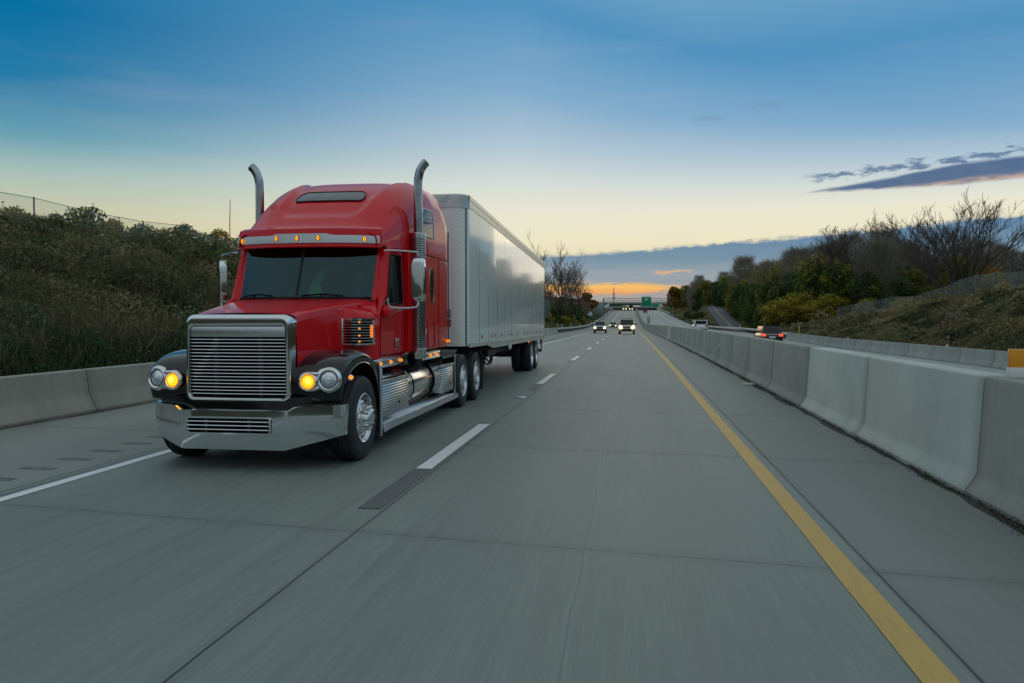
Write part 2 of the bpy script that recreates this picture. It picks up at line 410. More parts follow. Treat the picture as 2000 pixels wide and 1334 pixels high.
# ---- concrete pavement
def pave_mat(name, base_c, joints_x, opp_side=False, streak=1.0, dark=1.0, rough=.72):
    m_ = bpy.data.materials.new(name); m_.use_nodes = True; b_ = NB(m_.node_tree); p = m_.node_tree.nodes['Principled BSDF']
    pos = b_.new('ShaderNodeNewGeometry').outputs['Position']; X, Y, Z = b_.xyz(pos)
    blot = b_.noise(b_.vec(b_.mul(X, .55), b_.mul(Y, .12), 0), 1.0, 4, .55)
    strk = b_.noise(b_.vec(b_.mul(X, 34), b_.mul(Y, .9), 0), 1.0, 4, .7)
    strk2 = b_.noise(b_.vec(b_.mul(X, 9), b_.mul(Y, .25), 4.0), 1.0, 4, .6)
    fine = b_.noise(b_.vec(b_.mul(X, 90), b_.mul(Y, 14), 2.0), 1.0, 3, .75)
    c = b_.mix(b_.ss(blot, .3, .7), tuple(x*.90 for x in base_c), tuple(x*1.08 for x in base_c))
    c = b_.mix(b_.mul(b_.ss(strk, .35, .72), .55*streak), c, tuple(x*1.38 for x in base_c))
    c = b_.mix(b_.mul(b_.ss(strk2, .45, .72), .42*streak), c, tuple(x*.64 for x in base_c))
    c = b_.mix(b_.mul(b_.ss(fine, .52, .8), .35), c, tuple(x*1.45 for x in base_c))
    c = b_.mix(b_.mul(b_.ss(fine, .45, .2), .35), c, tuple(x*.6 for x in base_c))
    # slab to slab tone
    slab = b_.m('FLOOR', b_.m('DIVIDE', b_.add(b_.add(Y, b_.mul(X, .12)), 97.55), 4.5))
    wn_ = b_.new('ShaderNodeTexWhiteNoise', noise_dimensions='1D'); b_.l.new(slab, wn_.inputs['W'])
    c = b_.mix(b_.mul(wn_.outputs[0], .10), c, tuple(x*.7 for x in base_c))
    # wheel paths and oil line
    if not opp_side:
        for cx_ in (-5.2, -3.3, -1.35, .55):
            c = b_.mix(b_.mul(b_.ss(b_.m('ABSOLUTE', b_.sub(X, cx_)), .55, .1), .14), c, tuple(x*.62 for x in base_c))
    # transverse joints, a little skewed
    jy = b_.m('FRACT', b_.m('DIVIDE', b_.add(b_.add(Y, b_.mul(X, .12)), 97.53), 4.5))
    wob = b_.mul(b_.sub(b_.noise(pos, 6, 3, .6), .5), .004)
    jd = b_.mul(b_.m('ABSOLUTE', b_.sub(b_.add(jy, wob), .5)), 4.5)
    # distance from slab edge = 2.25 - jd
    jl = b_.ss(b_.sub(2.25, jd), .018, .006)
    dusty = b_.ss(b_.sub(2.25, jd), .22, .0)
    jbreak = b_.ss(b_.noise(b_.vec(b_.mul(X, 1.3), Y, 1.0), 2.0, 4, .7), .35, .55)
    c = b_.mix(b_.mul(dusty, .24), c, tuple(x*.6 for x in base_c))
    c = b_.mix(b_.mul(jl, b_.add(.22, b_.mul(jbreak, .38))), c, (.03, .035, .035))
    for jx in joints_x:
        w_ = b_.mul(b_.sub(b_.noise(b_.vec(0, Y, 0), 1.2, 3, .6), .5), .02)
        jd2 = b_.m('ABSOLUTE', b_.sub(b_.add(X, w_), jx))
        c = b_.mix(b_.mul(b_.ss(jd2, .013, .006), .92), c, (.018, .022, .023))
        c = b_.mix(b_.mul(b_.ss(jd2, .09, .0), .18), c, tuple(x*.5 for x in base_c))
    if not opp_side:   # wandering crack in the middle of the near lane
        wx = b_.mul(b_.sub(b_.noise(b_.vec(0, Y, 3.0), .35, 6, .6), .5), .14)
        cd_ = b_.m('ABSOLUTE', b_.sub(b_.add(X, wx), -.33))
        c = b_.mix(b_.mul(b_.ss(cd_, .010, .002), .35), c, (.04, .045, .045))
        c = b_.mix(b_.mul(b_.ss(b_.sub(cd_, .02), .02, .0), .12), c, tuple(x*1.6 for x in base_c))
    b_.l.new(c, p.inputs['Base Color'])
    b_.l.new(b_.sub(b_.add(rough, b_.mul(b_.sub(strk, .5), .25)), b_.mul(b_.ss(strk2, .4, .7), .06)), p.inputs['Roughness'])
    bn = b_.new('ShaderNodeBump'); bn.inputs['Strength'].default_value = .35; bn.inputs['Distance'].default_value = .006
    b_.l.new(b_.add(b_.mul(strk, .6), fine), bn.inputs['Height']); b_.l.new(bn.outputs[0], p.inputs['Normal'])
    return m_
YR = list(np.concatenate([[-60,-30,-10], np.arange(0,120,4), np.arange(120,330,6), np.arange(330,760,10)]).astype(float))
RC = (.188, .222, .200)
road_m = pave_mat('lane_concrete', RC, (-2.22, -6.15), rough=.62)
tag(sheet('road', lambda y: (-6.25, -2.5, 0, 1.66), YR, False, road_m), kind='structure')
sh_r = pave_mat('shoulder_concrete', (.190, .215, .198), (1.69,), streak=.6, rough=.66)
tag(sheet('median_shoulder', lambda y: (1.66, 2.6, 3.95), YR, False, sh_r), kind='structure')
sh_l = pave_mat('outer_shoulder_concrete', (.225, .25, .225), (-6.27,), streak=.6, rough=.75)
tag(sheet('shoulder', lambda y: (-10.7, -8, -6.25), YR, False, sh_l), kind='structure')
opp_m = pave_mat('far_lane_concrete', (.32, .355, .335), (9.0, 12.7), opp_side=True)
tag(sheet('far_carriageway', lambda y: (3.25, 5.6, 9, 13, 17.35), YR, True, opp_m, lift=.002), kind='structure')
asph = material('side_asphalt', (.075,.085,.105), .85, var=.2, vscale=1.5)
mb = MB(); rows = []
for yy in np.arange(126, 420, 6.0):
    cx_, cz_, hw_ = (np.interp(yy, SR[:,1], SR[:,k]) for k in (0, 2, 3)); rows.append([(cx_-hw_, yy, cz_+.05), (cx_, yy, cz_+.07), (cx_+hw_, yy, cz_+.05)])
tag(mb.grid(rows).build('side_road', asph), kind='structure')
# ---- painted lines
def paint_mat(name, c1, c2, worn):
    m_ = bpy.data.materials.new(name); m_.use_nodes = True; b_ = NB(m_.node_tree); p = m_.node_tree.nodes['Principled BSDF']
    pos = b_.new('ShaderNodeNewGeometry').outputs['Position']; X, Y, Z = b_.xyz(pos)
    n = b_.noise(b_.vec(b_.mul(X, 22), b_.mul(Y, 2.2), 0), 1.0, 6, .75); n2 = b_.noise(b_.vec(b_.mul(X, 3), b_.mul(Y, .5), 5.0), 1.0, 4, .6)
    c = b_.mix(b_.mul(b_.ss(b_.add(b_.mul(n, .7), b_.mul(n2, .3)), .50, .68), worn), c1, c2)
    b_.l.new(c, p.inputs['Base Color']); p.inputs['Roughness'].default_value = .6
    return m_
white_p = paint_mat('white_paint', (.78,.82,.84), (.36,.40,.40), .55)
yellow_p = paint_mat('yellow_paint', (.55,.36,.085), (.34,.27,.12), .7)
black_p = paint_mat('black_paint', (.105,.12,.12), (.19,.215,.20), .95)
def line_obj(name, x0, x1, y0, y1, mat, lift=.005, wob=0.0, op=False):
    yy = [y for y in YR if y0 < y < y1]; yy = [y0]+yy+[y1]
    if wob: yy = sorted(set(list(yy)+list(np.arange(y0, min(y1, 40), .5))))
    return sheet(name, lambda y: (x0+wob*(vnoise(y,0,.7,3)-.5), x1+wob*(vnoise(y,0,.6,4)-.5)), yy, op, mat, lift=lift)
tag(line_obj('edge_line', -6.07, -5.93, -40, 600, white_p, wob=.015), kind='structure')
tag(line_obj('median_line', 1.395, 1.575, -40, 600, yellow_p, wob=.012), kind='structure')
mbd, mbb = MB(), MB()
k = 0; y = 10.9-12.0*2
while y < 560:
    for mbx, a, c_, xa, xb in ((mbd, y-1.95, y+1.95, -2.46, -2.275), (mbb, y-3.9, y-1.95, -2.48, -2.26)):
        n_ = 6
        mbx.grid([[(xa, a+(c_-a)*i/n_, float(rz(a+(c_-a)*i/n_))+.006), (xb, a+(c_-a)*i/n_, float(rz(a+(c_-a)*i/n_))+.006)] for i in range(n_+1)])
    for xa, xb in ((-2.485, -2.463), (-2.272, -2.257)):
        mbb.grid([[(xa, y-1.85+3.7*i/6, float(rz(y-1.85+3.7*i/6))+.005), (xb, y-1.85+3.7*i/6, float(rz(y-1.85+3.7*i/6))+.005)] for i in range(7)])
    y += 12.0
tag(mbd.build('lane_dashes', white_p), kind='structure'); tag(mbb.build('dash_contrast_marks', black_p), kind='structure')  # black contrast paint before and beside each white dash
tag(line_obj('far_edge_line', 13.15, 13.29, 20, 600, white_p, .008, op=True), kind='structure')
tag(line_obj('far_median_line', 5.4, 5.55, 20, 600, yellow_p, .008, op=True), kind='structure')
mb = MB(); y = 20.
while y < 560:
    for i in range(1): mb.grid([[(9.2, y+3.2*i_/3, float(rz(y)+opp(y))+.012+(float(rz(y+3.2*i_/3)-rz(y)))), (9.33, y+3.2*i_/3, float(rz(y)+opp(y))+.012+(float(rz(y+3.2*i_/3)-rz(y))))] for i_ in range(4)])
    y += 12.2
tag(mb.build('far_lane_dashes', white_p), kind='structure')
mb = MB(); rows = []
for yy in np.arange(128, 400, 6.0):
    cx_, cz_ = (np.interp(yy, SR[:,1], SR[:,k]) for k in (0, 2)); rows.append([(cx_-.12, yy, cz_+.085), (cx_+.12, yy, cz_+.085)])
tag(mb.grid(rows).build('side_road_line', paint_mat('orange_yellow_paint', (.45,.25,.06), (.25,.18,.08), .5)), kind='structure')
# rumble strip milled in the outer shoulder
rum = material('milled_concrete', (.165,.18,.165), .95, var=.3, vscale=9)
mb = MB(); y = -6.
rr = random.Random(4)
while y < 90:
    x0 = -6.62+rr.uniform(-.02,.02)
    mb.quad((x0-.42, y, float(rz(y))+.004), (x0, y, float(rz(y))+.004), (x0, y+.13, float(rz(y))+.004), (x0-.42, y+.15, float(rz(y))+.004)); y += .62
tag(mb.build('rumble_strip', rum), kind='structure')

# ------------------------------------------------------------------ concrete barriers
def barrier_mat(name, c, streak=.5):
    m_ = bpy.data.materials.new(name); m_.use_nodes = True; b_ = NB(m_.node_tree); p = m_.node_tree.nodes['Principled BSDF']
    pos = b_.new('ShaderNodeNewGeometry').outputs['Position']; X, Y, Z = b_.xyz(pos)
    oi = b_.new('ShaderNodeObjectInfo').outputs['Random']
    n1 = b_.noise(pos, .9, 5, .6); n2 = b_.noise(b_.vec(b_.mul(X, 2), b_.mul(Y, 5), b_.mul(Z, .7)), 1.0, 5, .65); n3 = b_.noise(pos, 45, 4, .7)
    cc = b_.mix(b_.ss(n1, .3, .7), tuple(x*.86 for x in c), tuple(x*1.07 for x in c))
    cc = b_.mix(b_.mul(b_.ss(n2, .5, .75), streak*.5), cc, tuple(x*.62 for x in c))
    cc = b_.mix(b_.mul(b_.ss(n3, .6, .8), .25), cc, tuple(x*.6 for x in c))
    sc1 = b_.noise(b_.vec(b_.mul(X, 3), b_.mul(Y, 1.1), b_.mul(Z, 22)), 1.0, 5, .7); cc = b_.mix(b_.mul(b_.ss(sc1, .62, .78), .45), cc, tuple(x*.42 for x in c))
    dr1 = b_.noise(b_.vec(b_.mul(X, 2), b_.mul(Y, 9), b_.mul(Z, .5)), 1.0, 4, .6); cc = b_.mix(b_.mul(b_.ss(dr1, .58, .78), .35), cc, tuple(x*.55 for x in c))
    vo = b_.new('ShaderNodeTexVoronoi'); vo.inputs['Scale'].default_value = 26; b_.l.new(pos, vo.inputs['Vector']); cc = b_.mix(b_.mul(b_.ss(vo.outputs['Distance'], .16, .08), .35), cc, tuple(x*.4 for x in c))
    cc = b_.mix(b_.mul(oi, .26), cc, tuple(x*.62 for x in c))
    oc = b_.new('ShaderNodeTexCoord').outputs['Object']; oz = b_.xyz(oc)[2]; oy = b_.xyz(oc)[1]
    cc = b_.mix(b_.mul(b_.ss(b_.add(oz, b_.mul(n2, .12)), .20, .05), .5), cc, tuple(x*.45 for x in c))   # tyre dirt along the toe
    cc = b_.mix(b_.mul(b_.ss(b_.m('ABSOLUTE', oy), 1.70, 1.91), .45), cc, tuple(x*.5 for x in c))  # weathered ends
    b_.l.new(cc, p.inputs['Base Color']); p.inputs['Roughness'].default_value = .85
    bn = b_.new('ShaderNodeBump'); bn.inputs['Strength'].default_value = .3; bn.inputs['Distance'].default_value = .006
    b_.l.new(n3, bn.inputs['Height']); b_.l.new(bn.outputs[0], p.inputs['Normal'])
    return m_
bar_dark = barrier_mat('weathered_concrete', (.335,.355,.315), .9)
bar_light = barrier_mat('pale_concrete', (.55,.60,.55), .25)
bar_orange = barrier_mat('warm_lit_concrete', (.62,.55,.44), .2)  # warm light falling on one segment, put into its concrete colour
bar_left = barrier_mat('outer_concrete', (.39,.41,.36), .5)
bar_opp = barrier_mat('far_concrete', (.36,.38,.355), .8)
def barrier_mesh(name, L, H, half, mat, one_sided=False):
    # half: list (x, z) from base to top
    prof = [(x, z) for x, z in half] + [(-x, z) for x, z in reversed(half)]
    g = .022
    ys_ = [-L/2+.012, -L/2+.012+g, L/2-.012-g, L/2-.012]
    rings = []
    for i, y in enumerate(ys_):
        k = 1.0 if i in (1, 2) else .965
        rings.append([(x*k if z > 0 else x*k, y, z*(1 if k == 1 else .994)) for x, z in prof])
    mb = MB(); mb.loft(rings)
    return mb.build(name, mat, ang=25).data
med_half = [(.325,0),(.325,.07),(.315,.085),(.255,.17),(.235,.20),(.21,.26),(.158,1.17),(.145,1.195),(.12,1.205)]
low_half = [(.30,0),(.30,.075),(.17,.33),(.15,.38),(.095,.79),(.08,.81),(.05,.815)]
PITCH = 3.86
def bar_objs(x, y0, n, meshf, label, group, flip=0, zf=lambda y: 0, over=None, matsel=None, cat='concrete barrier'):
    out = []
    for i in range(n):
        y = y0+PITCH*i
        me = meshf
        if matsel and matsel(i) is not None:
            me = matsel(i)
        o = bpy.data.objects.new('concrete_barrier', me); COL.objects.link(o)
        z0 = float(rz(y-PITCH/2)+zf(y-PITCH/2)); z1 = float(rz(y+PITCH/2)+zf(y+PITCH/2))
        o.location = (x, y, (z0+z1)/2-.02); o.rotation_euler = (math.atan2(z1-z0, PITCH), 0, 0)
        lab = over(i) if over and over(i) else label
        tag(o, lab, cat, group); out.append(o)
    return out
def meshobj(me_name, *a):
    me = barrier_mesh(me_name, *a)
    for o in [o for o in bpy.data.objects if o.data == me]: bpy.data.objects.remove(o)
    return me
me_dark = meshobj('median_barrier_dark', PITCH, 1.2, med_half, bar_dark)
me_light = meshobj('median_barrier_light', PITCH, 1.2, med_half, bar_light)
me_or = meshobj('median_barrier_warm_lit', PITCH, 1.2, med_half, bar_orange)
me_left = meshobj('outer_barrier', PITCH, .81, low_half, bar_left)
me_opp = meshobj('far_barrier', PITCH, .81, low_half, bar_opp)
Y0 = 8.41-PITCH/2     # centre of the segment that ends at the joint 8.41
def over(i):
    return {1: 'pale clean median barrier segment, nearer of the two pale ones right of the yellow line',
            2: 'pale clean median barrier segment, farther of the two pale ones, touching the dark row',
            0: 'grey concrete median barrier segment at the right edge, under the orange reflector',
            3: 'dark weathered median barrier segment touching the farther pale one', 4: 'second dark median barrier segment beyond the two pale ones', 5: 'third dark median barrier segment beyond the two pale ones', 6: 'fourth dark median barrier segment beyond the two pale ones', 7: 'fifth dark median barrier segment beyond the two pale ones', 8: 'sixth dark median barrier segment beyond the two pale ones', 9: 'seventh dark median barrier segment beyond the two pale ones',
            17: 'tan median barrier segment with warm light painted into its colour, far down the row'}.get(i)
bar_objs(3.6, Y0, 132, me_dark, 'tall weathered grey concrete segment in the long median barrier beside the yellow line', 'tall median barrier segments', over=over,
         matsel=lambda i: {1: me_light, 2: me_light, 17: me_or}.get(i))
bar_objs(-10.12, 13.5-PITCH*2.5, 28, me_left, 'low grey concrete barrier segment at the foot of the brushy left bank', 'low concrete barrier segments on the left shoulder', over=lambda i: {2: 'low grey barrier segment cut by the left edge of the picture', 3: 'low grey barrier segment right of the first joint, reaching behind the truck headlight'}.get(i))
bar_objs(16.98, 15.0, 20, me_opp, 'low pale concrete barrier segment on the far side of the opposite carriageway', 'low concrete barrier segments beyond the opposite lanes', zf=opp)
# leaf litter and grit caught along the barrier toe
rng = np.random.default_rng(5)
def quads_cloud(P0, size, rng, tilt=1.0, aspect=(.6,1.0)):
    n = len(P0); a = rng.normal(size=(n,3)); a /= np.linalg.norm(a, axis=1)[:,None]
    c = rng.normal(size=(n,3)); c[:,2] *= tilt; c -= a*(a*c).sum(1)[:,None]; c /= np.linalg.norm(c, axis=1)[:,None]
    s1 = np.asarray(size)*np.ones(n); s2 = s1*rng.uniform(*aspect, n)
    V = np.stack([P0-a*s1[:,None]-c*s2[:,None]*.2, P0-c*s2[:,None], P0+a*s1[:,None], P0+c*s2[:,None]], 1).reshape(-1,3)
    return V, np.arange(n*4).reshape(-1,4)
vcol = bpy.data.materials.new('leaf'); vcol.use_nodes = True
b_ = NB(vcol.node_tree); p_ = vcol.node_tree.nodes['Principled BSDF']
at = b_.new('ShaderNodeAttribute', attribute_name='Col'); b_.l.new(b_.mix(1.0, at.outputs['Color'], (1.75,1.75,1.75), 'MULTIPLY'), p_.inputs['Base Color'])
p_.inputs['Roughness'].default_value = .75; p_.inputs['Specular IOR Level'].default_value = .25
tl = b_.new('ShaderNodeBsdfTranslucent'); b_.l.new(b_.mix(1.0, at.outputs['Color'], (2.3,2.4,1.7), 'MULTIPLY'), tl.inputs[0])
ms = b_.new('ShaderNodeMixShader'); ms.inputs[0].default_value = .42; b_.l.new(p_.outputs[0], ms.inputs[1]); b_.l.new(tl.outputs[0], ms.inputs[2])
b_.l.new(ms.outputs[0], [n for n in vcol.node_tree.nodes if n.type == 'OUTPUT_MATERIAL'][0].inputs[0])
def litter(name, x0, w, y0, y1, n, lab):
    yy = y0+(y1-y0)*rng.random(n)**1.7; keep = vnoise(yy, yy*0, .6, 9) > .25; yy = yy[keep]; n = len(yy)
    xx = x0+w*np.abs(rng.normal(size=n))*.26*(.3+1.2*vnoise(yy, yy*0, .9, 11)); zz = rz(yy)+.006+np.abs(rng.normal(size=n))*.014
    V, Fc = quads_cloud(np.stack([xx, yy, zz], 1), rng.uniform(.004,.012,n), rng, .3)
    c = np.stack([rng.uniform(.02,.07,n), rng.uniform(.018,.055,n), rng.uniform(.012,.03,n)], 1)
    o = rnd_mesh(name, V, Fc, [vcol], smooth=False, col=np.repeat(c, 4, 0)); tag(o, lab, 'debris', kind='stuff')
litter('leaf_litter', 3.30, -.22, 4.5, 60, 14000, 'dark leaf litter and grit along the toe of the median barrier')
litter('grit', -9.86, .2, 9, 40, 3500, 'dark grit and dead leaves along the toe of the left barrier')
# dark gap strip under the toe
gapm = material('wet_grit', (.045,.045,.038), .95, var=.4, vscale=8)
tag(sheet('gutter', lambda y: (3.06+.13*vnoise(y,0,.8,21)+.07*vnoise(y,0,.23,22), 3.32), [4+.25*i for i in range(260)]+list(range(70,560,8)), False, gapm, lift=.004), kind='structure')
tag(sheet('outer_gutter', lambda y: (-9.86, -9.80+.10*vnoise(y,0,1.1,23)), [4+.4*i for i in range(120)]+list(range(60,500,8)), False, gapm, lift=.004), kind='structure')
# ------------------------------------------------------------------ shared vehicle materials
chrome = material('chrome', (.74,.77,.78), .07, 1.0, rvar=.10, vscale=3)
chrome_b = material('brushed_aluminium', (.66,.69,.70), .28, 1.0, rvar=.2, vscale=6)
alu = material('polished_aluminium', (.74,.76,.77), .16, 1.0, rvar=.14, vscale=5)
red = material('red_paint', (.68,.002,.009), .42, 0.0, spec=.10, coat=.58, rvar=.06, vscale=2)
black = material('black_paint_gloss', (.004,.005,.006), .08, 0.0, coat=.5, spec=.4)
rubber = material('rubber', (.020,.021,.022), .62, bump=.3, bscale=60, var=.3, vscale=5)
dark = material('dark_void', (.003,.004,.005), .9, spec=.05)
frame_m = material('chassis_black', (.016,.018,.020), .5, var=.4, vscale=3)
amber = material('amber_lamp', (.9,.25,.02), .2, emit=(1,.20,.008), estr=.9)
amber_hot = material('amber_lamp_lit', (.9,.30,.02), .2, emit=(1,.27,.01), estr=1.15)
amber_sig = material('amber_signal', (1,.5,.02), .2, emit=(1,.48,.008), estr=1.35)
amber_core = material('amber_bulb', (1,.7,.2), .2, emit=(1,.78,.08), estr=1.6)
amber_off = material('amber_housing', (.85,.28,.015), .25, emit=(1,.28,.01), estr=.55)
glass = bpy.data.materials.new('tinted_glass'); glass.use_nodes = True
b_ = NB(glass.node_tree); glass.node_tree.nodes.clear()
tr = b_.new('ShaderNodeBsdfTransparent'); tr.inputs[0].default_value = (.40,.56,.54,1)
gl = b_.new('ShaderNodeBsdfGlossy'); gl.inputs['Roughness'].default_value = .02; gl.inputs[0].default_value = (.42,.72,.78,1)
fr = b_.new('ShaderNodeFresnel'); fr.inputs[0].default_value = 1.6
mx = b_.new('ShaderNodeMixShader'); b_.l.new(b_.add(b_.mul(fr.outputs[0], 1.1), .03), mx.inputs[0]); b_.l.new(tr.outputs[0], mx.inputs[1]); b_.l.new(gl.outputs[0], mx.inputs[2])
mo = b_.new('ShaderNodeOutputMaterial'); b_.l.new(mx.outputs[0], mo.inputs[0])
dglass = material('dark_glass', (.012,.020,.024), .06, spec=.4)
lensg = material('clear_lens', (.74,.80,.82), .10, .9, rvar=.25, vscale=25, bump=.8, bscale=22)
interior = material('cab_interior', (.030,.033,.036), .8, var=.3)
white_r = material('white_reflector', (.75,.75,.72), .4)
red_r = material('red_reflector', (.45,.03,.03), .35)

TX, TY = -4.47, 9.45
truck = empty('semi_truck', (TX, TY, 0), 0, 'red conventional semi truck with chrome grille, bumper and twin exhaust stacks, pulling the white trailer', 'truck')
def sx(t): return 1 if t >= 0 else -1

# ---------------- wheels
tyre_prof = [(-.145,.30),(-.150,.34),(-.155,.42),(-.150,.47),(-.135,.502),(-.115,.516),(-.095,.52),(-.085,.508),(-.075,.52),(-.03,.522),(-.022,.509),(-.012,.522),(.012,.522),(.022,.509),(.03,.522),(.075,.52),(.085,.508),(.095,.52),(.115,.516),(.135,.502),(.150,.47),(.155,.42),(.150,.34),(.145,.30)]
def wheel(parent, x, y, side, steer, dual=False):
    w = empty('wheel', (x, y, .52)); w.parent = parent
    t = MB(); t.lathe(tyre_prof, 56); t.lathe([(.152*1,.445),(.1575,.44),(.1575,.435),(.153,.43)], 56)
    if dual: t.lathe([(a-.33, r) for a, r in tyre_prof], 40)
    xform(t, Matrix.Scale(side, 4, (1,0,0))).build('tyre', rubber, w, ang=60)
    m = MB()
    if steer:
        m.lathe([(.10,.302),(.152,.305),(.158,.298),(.150,.286),(.115,.278),(.085,.262),(.105,.235),(.128,.20),(.135,.165),(.13,.15),(.145,.145),(.150,.13),(.15,.125),(.19,.118),(.235,.105),(.25,.085),(.256,.05),(.258,.001)], 48)
        for k in range(10):
            a = 2*PI*k/10
            c = (0, .118*math.cos(a)*1.16, .118*math.sin(a)*1.16)
            m.lathe([(.13,.022),(.215,.022),(.235,.015),(.240,.001)], 10, c=c)
    else:
        m.lathe([(.10,.302),(.150,.305),(.157,.298),(.150,.288),(.10,.280),(.0,.268),(-.06,.25),(-.085,.235),(-.085,.18),(-.08,.15),(-.07,.145),(.02,.115),(.06,.10),(.07,.06),(.072,.001)], 48)
        for k in range(10):
            a = 2*PI*k/10; m.lathe([(-.085,.016),(-.04,.016),(-.03,.001)], 8, c=(0,.167*math.cos(a),.167*math.sin(a)))
    rim = xform(m, Matrix.Scale(side, 4, (1,0,0))).build('rim', alu, w, ang=35)
    h = MB()
    for k in range(10):
        a = 2*PI*(k+.5)/10; rr_ = .232 if steer else .215; xo = .112 if steer else -.082
        h.disc((xo, rr_*math.cos(a), rr_*math.sin(a)), (1, .0001, 0), .030, 14, dome=.002)
    xform(h, Matrix.Scale(side, 4, (1,0,0))).build('vent_holes', dark, rim)
    return w
for s_ in (1, -1):
    wheel(truck, s_*1.07, 0, s_, True)
    for yy in (5.92, 7.27): wheel(truck, s_*1.07, yy, s_, False, True)
# ---------------- chassis
m = MB(); m.box(-.44,-.36,-.6,8.2,.62,.90); m.box(.36,.44,-.6,8.2,.62,.90)
m.box(-1.1,1.1,-.06,.06,.42,.58); m.box(-.9,.9,5.86,5.98,.45,.62); m.box(-.9,.9,7.2,7.33,.45,.62)
m.box(-.5,.5,.5,1.6,.45,1.1); m.box(-.55,.55,5.9,7.4,1.0,1.14)
m.box(-1.12,1.12,4.45,4.52,.55,1.18)
m.build('chassis', frame_m, truck, smooth=False)
m = MB(); m.box(-.45,.45,6.0,7.6,1.14,1.2,.02); m.lathe([(1.12,.001),(1.12,.48),(1.19,.5),(1.2,.001)], 28, 'Z', (0,6.6,0)); m.build('fifth_wheel', frame_m, truck)
# ---------------- bumper
def bump_plan(x):
    a = abs(x)
    if a <= .61: return -.985
    if a <= 1.12: return -.985+.33*((a-.61)/.51)**1.25
    return -.655+.0*(a-1.12)
stations = []
for x in (-.61,-.4,-.2,0,.2,.4,.61): stations.append((x, -.985))
Rr = [(.66,-.972),(.72,-.945),(.80,-.90),(.9,-.84),(1.0,-.775),(1.08,-.715),(1.13,-.67),(1.165,-.63),(1.185,-.58),(1.19,-.50),(1.19,-.36)]
path = [(-x, y) for x, y in reversed(Rr)] + stations + Rr
def b_top(x):
    a = abs(x); return .700+.048*float(sstep((a-.66)/.09))
def b_bot(x):
    a = abs(x); return .255 if a < .61 else .255+.135*min(1, (a-.61)/.56)
rows = []
NR = 9
pp = [Vector((x, y, 0)) for x, y in path]
for j in range(NR+3):
    row = []
    for i, (x, y) in enumerate(path):
        d = (pp[min(i+1, len(pp)-1)]-pp[max(i-1, 0)]).normalized(); nrm = Vector((d.y, -d.x, 0))
        zt, zb = b_top(x), b_bot(x)
        if j == 0: off, z = -.05, zb+.012
        elif j == NR+2: off, z = -.06, zt-.002
        elif j == NR+1: off, z = -.018, zt+.008
        else:
            t = (j-1)/(NR-1); z = zb+(zt-zb)*t; off = .010*math.sin(PI*t)-.004*(1-t)
        q = Vector((x, y, z))+nrm*off; row.append(tuple(q))
    rows.append(row)
bumper = MB().grid(rows).build('bumper', chrome, truck, ang=28)
m = MB(); m.box(-.525,.435,-1.012,-1.004,.452,.612,.003); m.build('grille_opening', dark, bumper)
m = MB()
def rrect(x0,x1,z0,z1,r,n=5):
    out = []
    for cx_, cz_, a0 in ((x1-r,z1-r,0),(x0+r,z1-r,90),(x0+r,z0+r,180),(x1-r,z0+r,270)):
        for k in range(n+1): a = R(a0+90*k/n); out.append((cx_+r*math.cos(a), cz_+r*math.sin(a)))
    return out
def rframe(m, x0,x1,z0,z1,r,w,y0,y1):
    o = rrect(x0,x1,z0,z1,r); i_ = rrect(x0+w,x1-w,z0+w,z1-w,max(r-w,.004))
    rings = [[(x,y0,z) for x,z in o],[(x,y1,z) for x,z in o],[(x,y1,z) for x,z in i_],[(x,y0,z) for x,z in i_]]
    m.grid(rings, closed_u=True)
rframe(m,-.56,.47,.435,.63,.035,.016,-1.0,-1.022)
m.build('opening_trim', chrome, bumper)
m = MB()
for k in range(3): m.tube([(-.54,-1.018,.486+k*.046),(.45,-1.018,.486+k*.046)], .0085, 8)
m.build('grille_bars', chrome, bumper)
for x in (-.31,.21):
    m = MB(); m.box(x-.02,x+.02,-1.016,-1.011,.455,.61); m.build('grille_strut', frame_m, bumper)
# ---------------- grille
gx0, gx1 = -.615, .615
def rr_loop(hx, z0, z1, r, y): return [(x, y, z) for x, z in rrect(-hx, hx, z0, z1, r, 7)]
m = MB()
rings = [rr_loop(.645,.775,1.795,.10,-.62), rr_loop(.645,.775,1.795,.10,-.80), rr_loop(.640,.785,1.79,.10,-.845), rr_loop(.622,.80,1.772,.09,-.872), rr_loop(.60,.82,1.75,.08,-.878), rr_loop(.583,.835,1.665,.05,-.866), rr_loop(.578,.838,1.655,.045,-.83)]
m.grid(rings, closed_u=True)
grille = m.build('grille', chrome, truck, ang=45)
m = MB(); m.box(-.577,.577,-.855,-.846,1.535,1.655,.006); m.build('grille_header', chrome_b, grille)
m = MB(); m.box(-.60,.60,-.79,-.782,.82,1.70); m.build('radiator', dark, grille)
m = MB()
for k in range(17):
    z = .878+k*.0392
    pts = [(-.575,-.835,z),(-.30,-.850,z),(0,-.856,z),(.28,-.850,z),(.575,-.835,z)]
    m.tube(pts, .0068, 8, smooth=3)
m.build('grille_bars', chrome, grille)
for x in (-.285,.265):
    m = MB(); m.box(x-.028,x+.028,-.822,-.80,.85,1.53); m.build('grille_strut', frame_m, grille)
# black lower valance behind the bumper
m = MB(); m.grid([[(-1.12,-.60,.66),(-.62,-.86,.66),(.62,-.86,.66),(1.12,-.60,.66)],[(-1.12,-.60,.86),(-.62,-.84,.84),(.62,-.84,.84),(1.12,-.60,.86)]]); m.build('valance', black, truck)
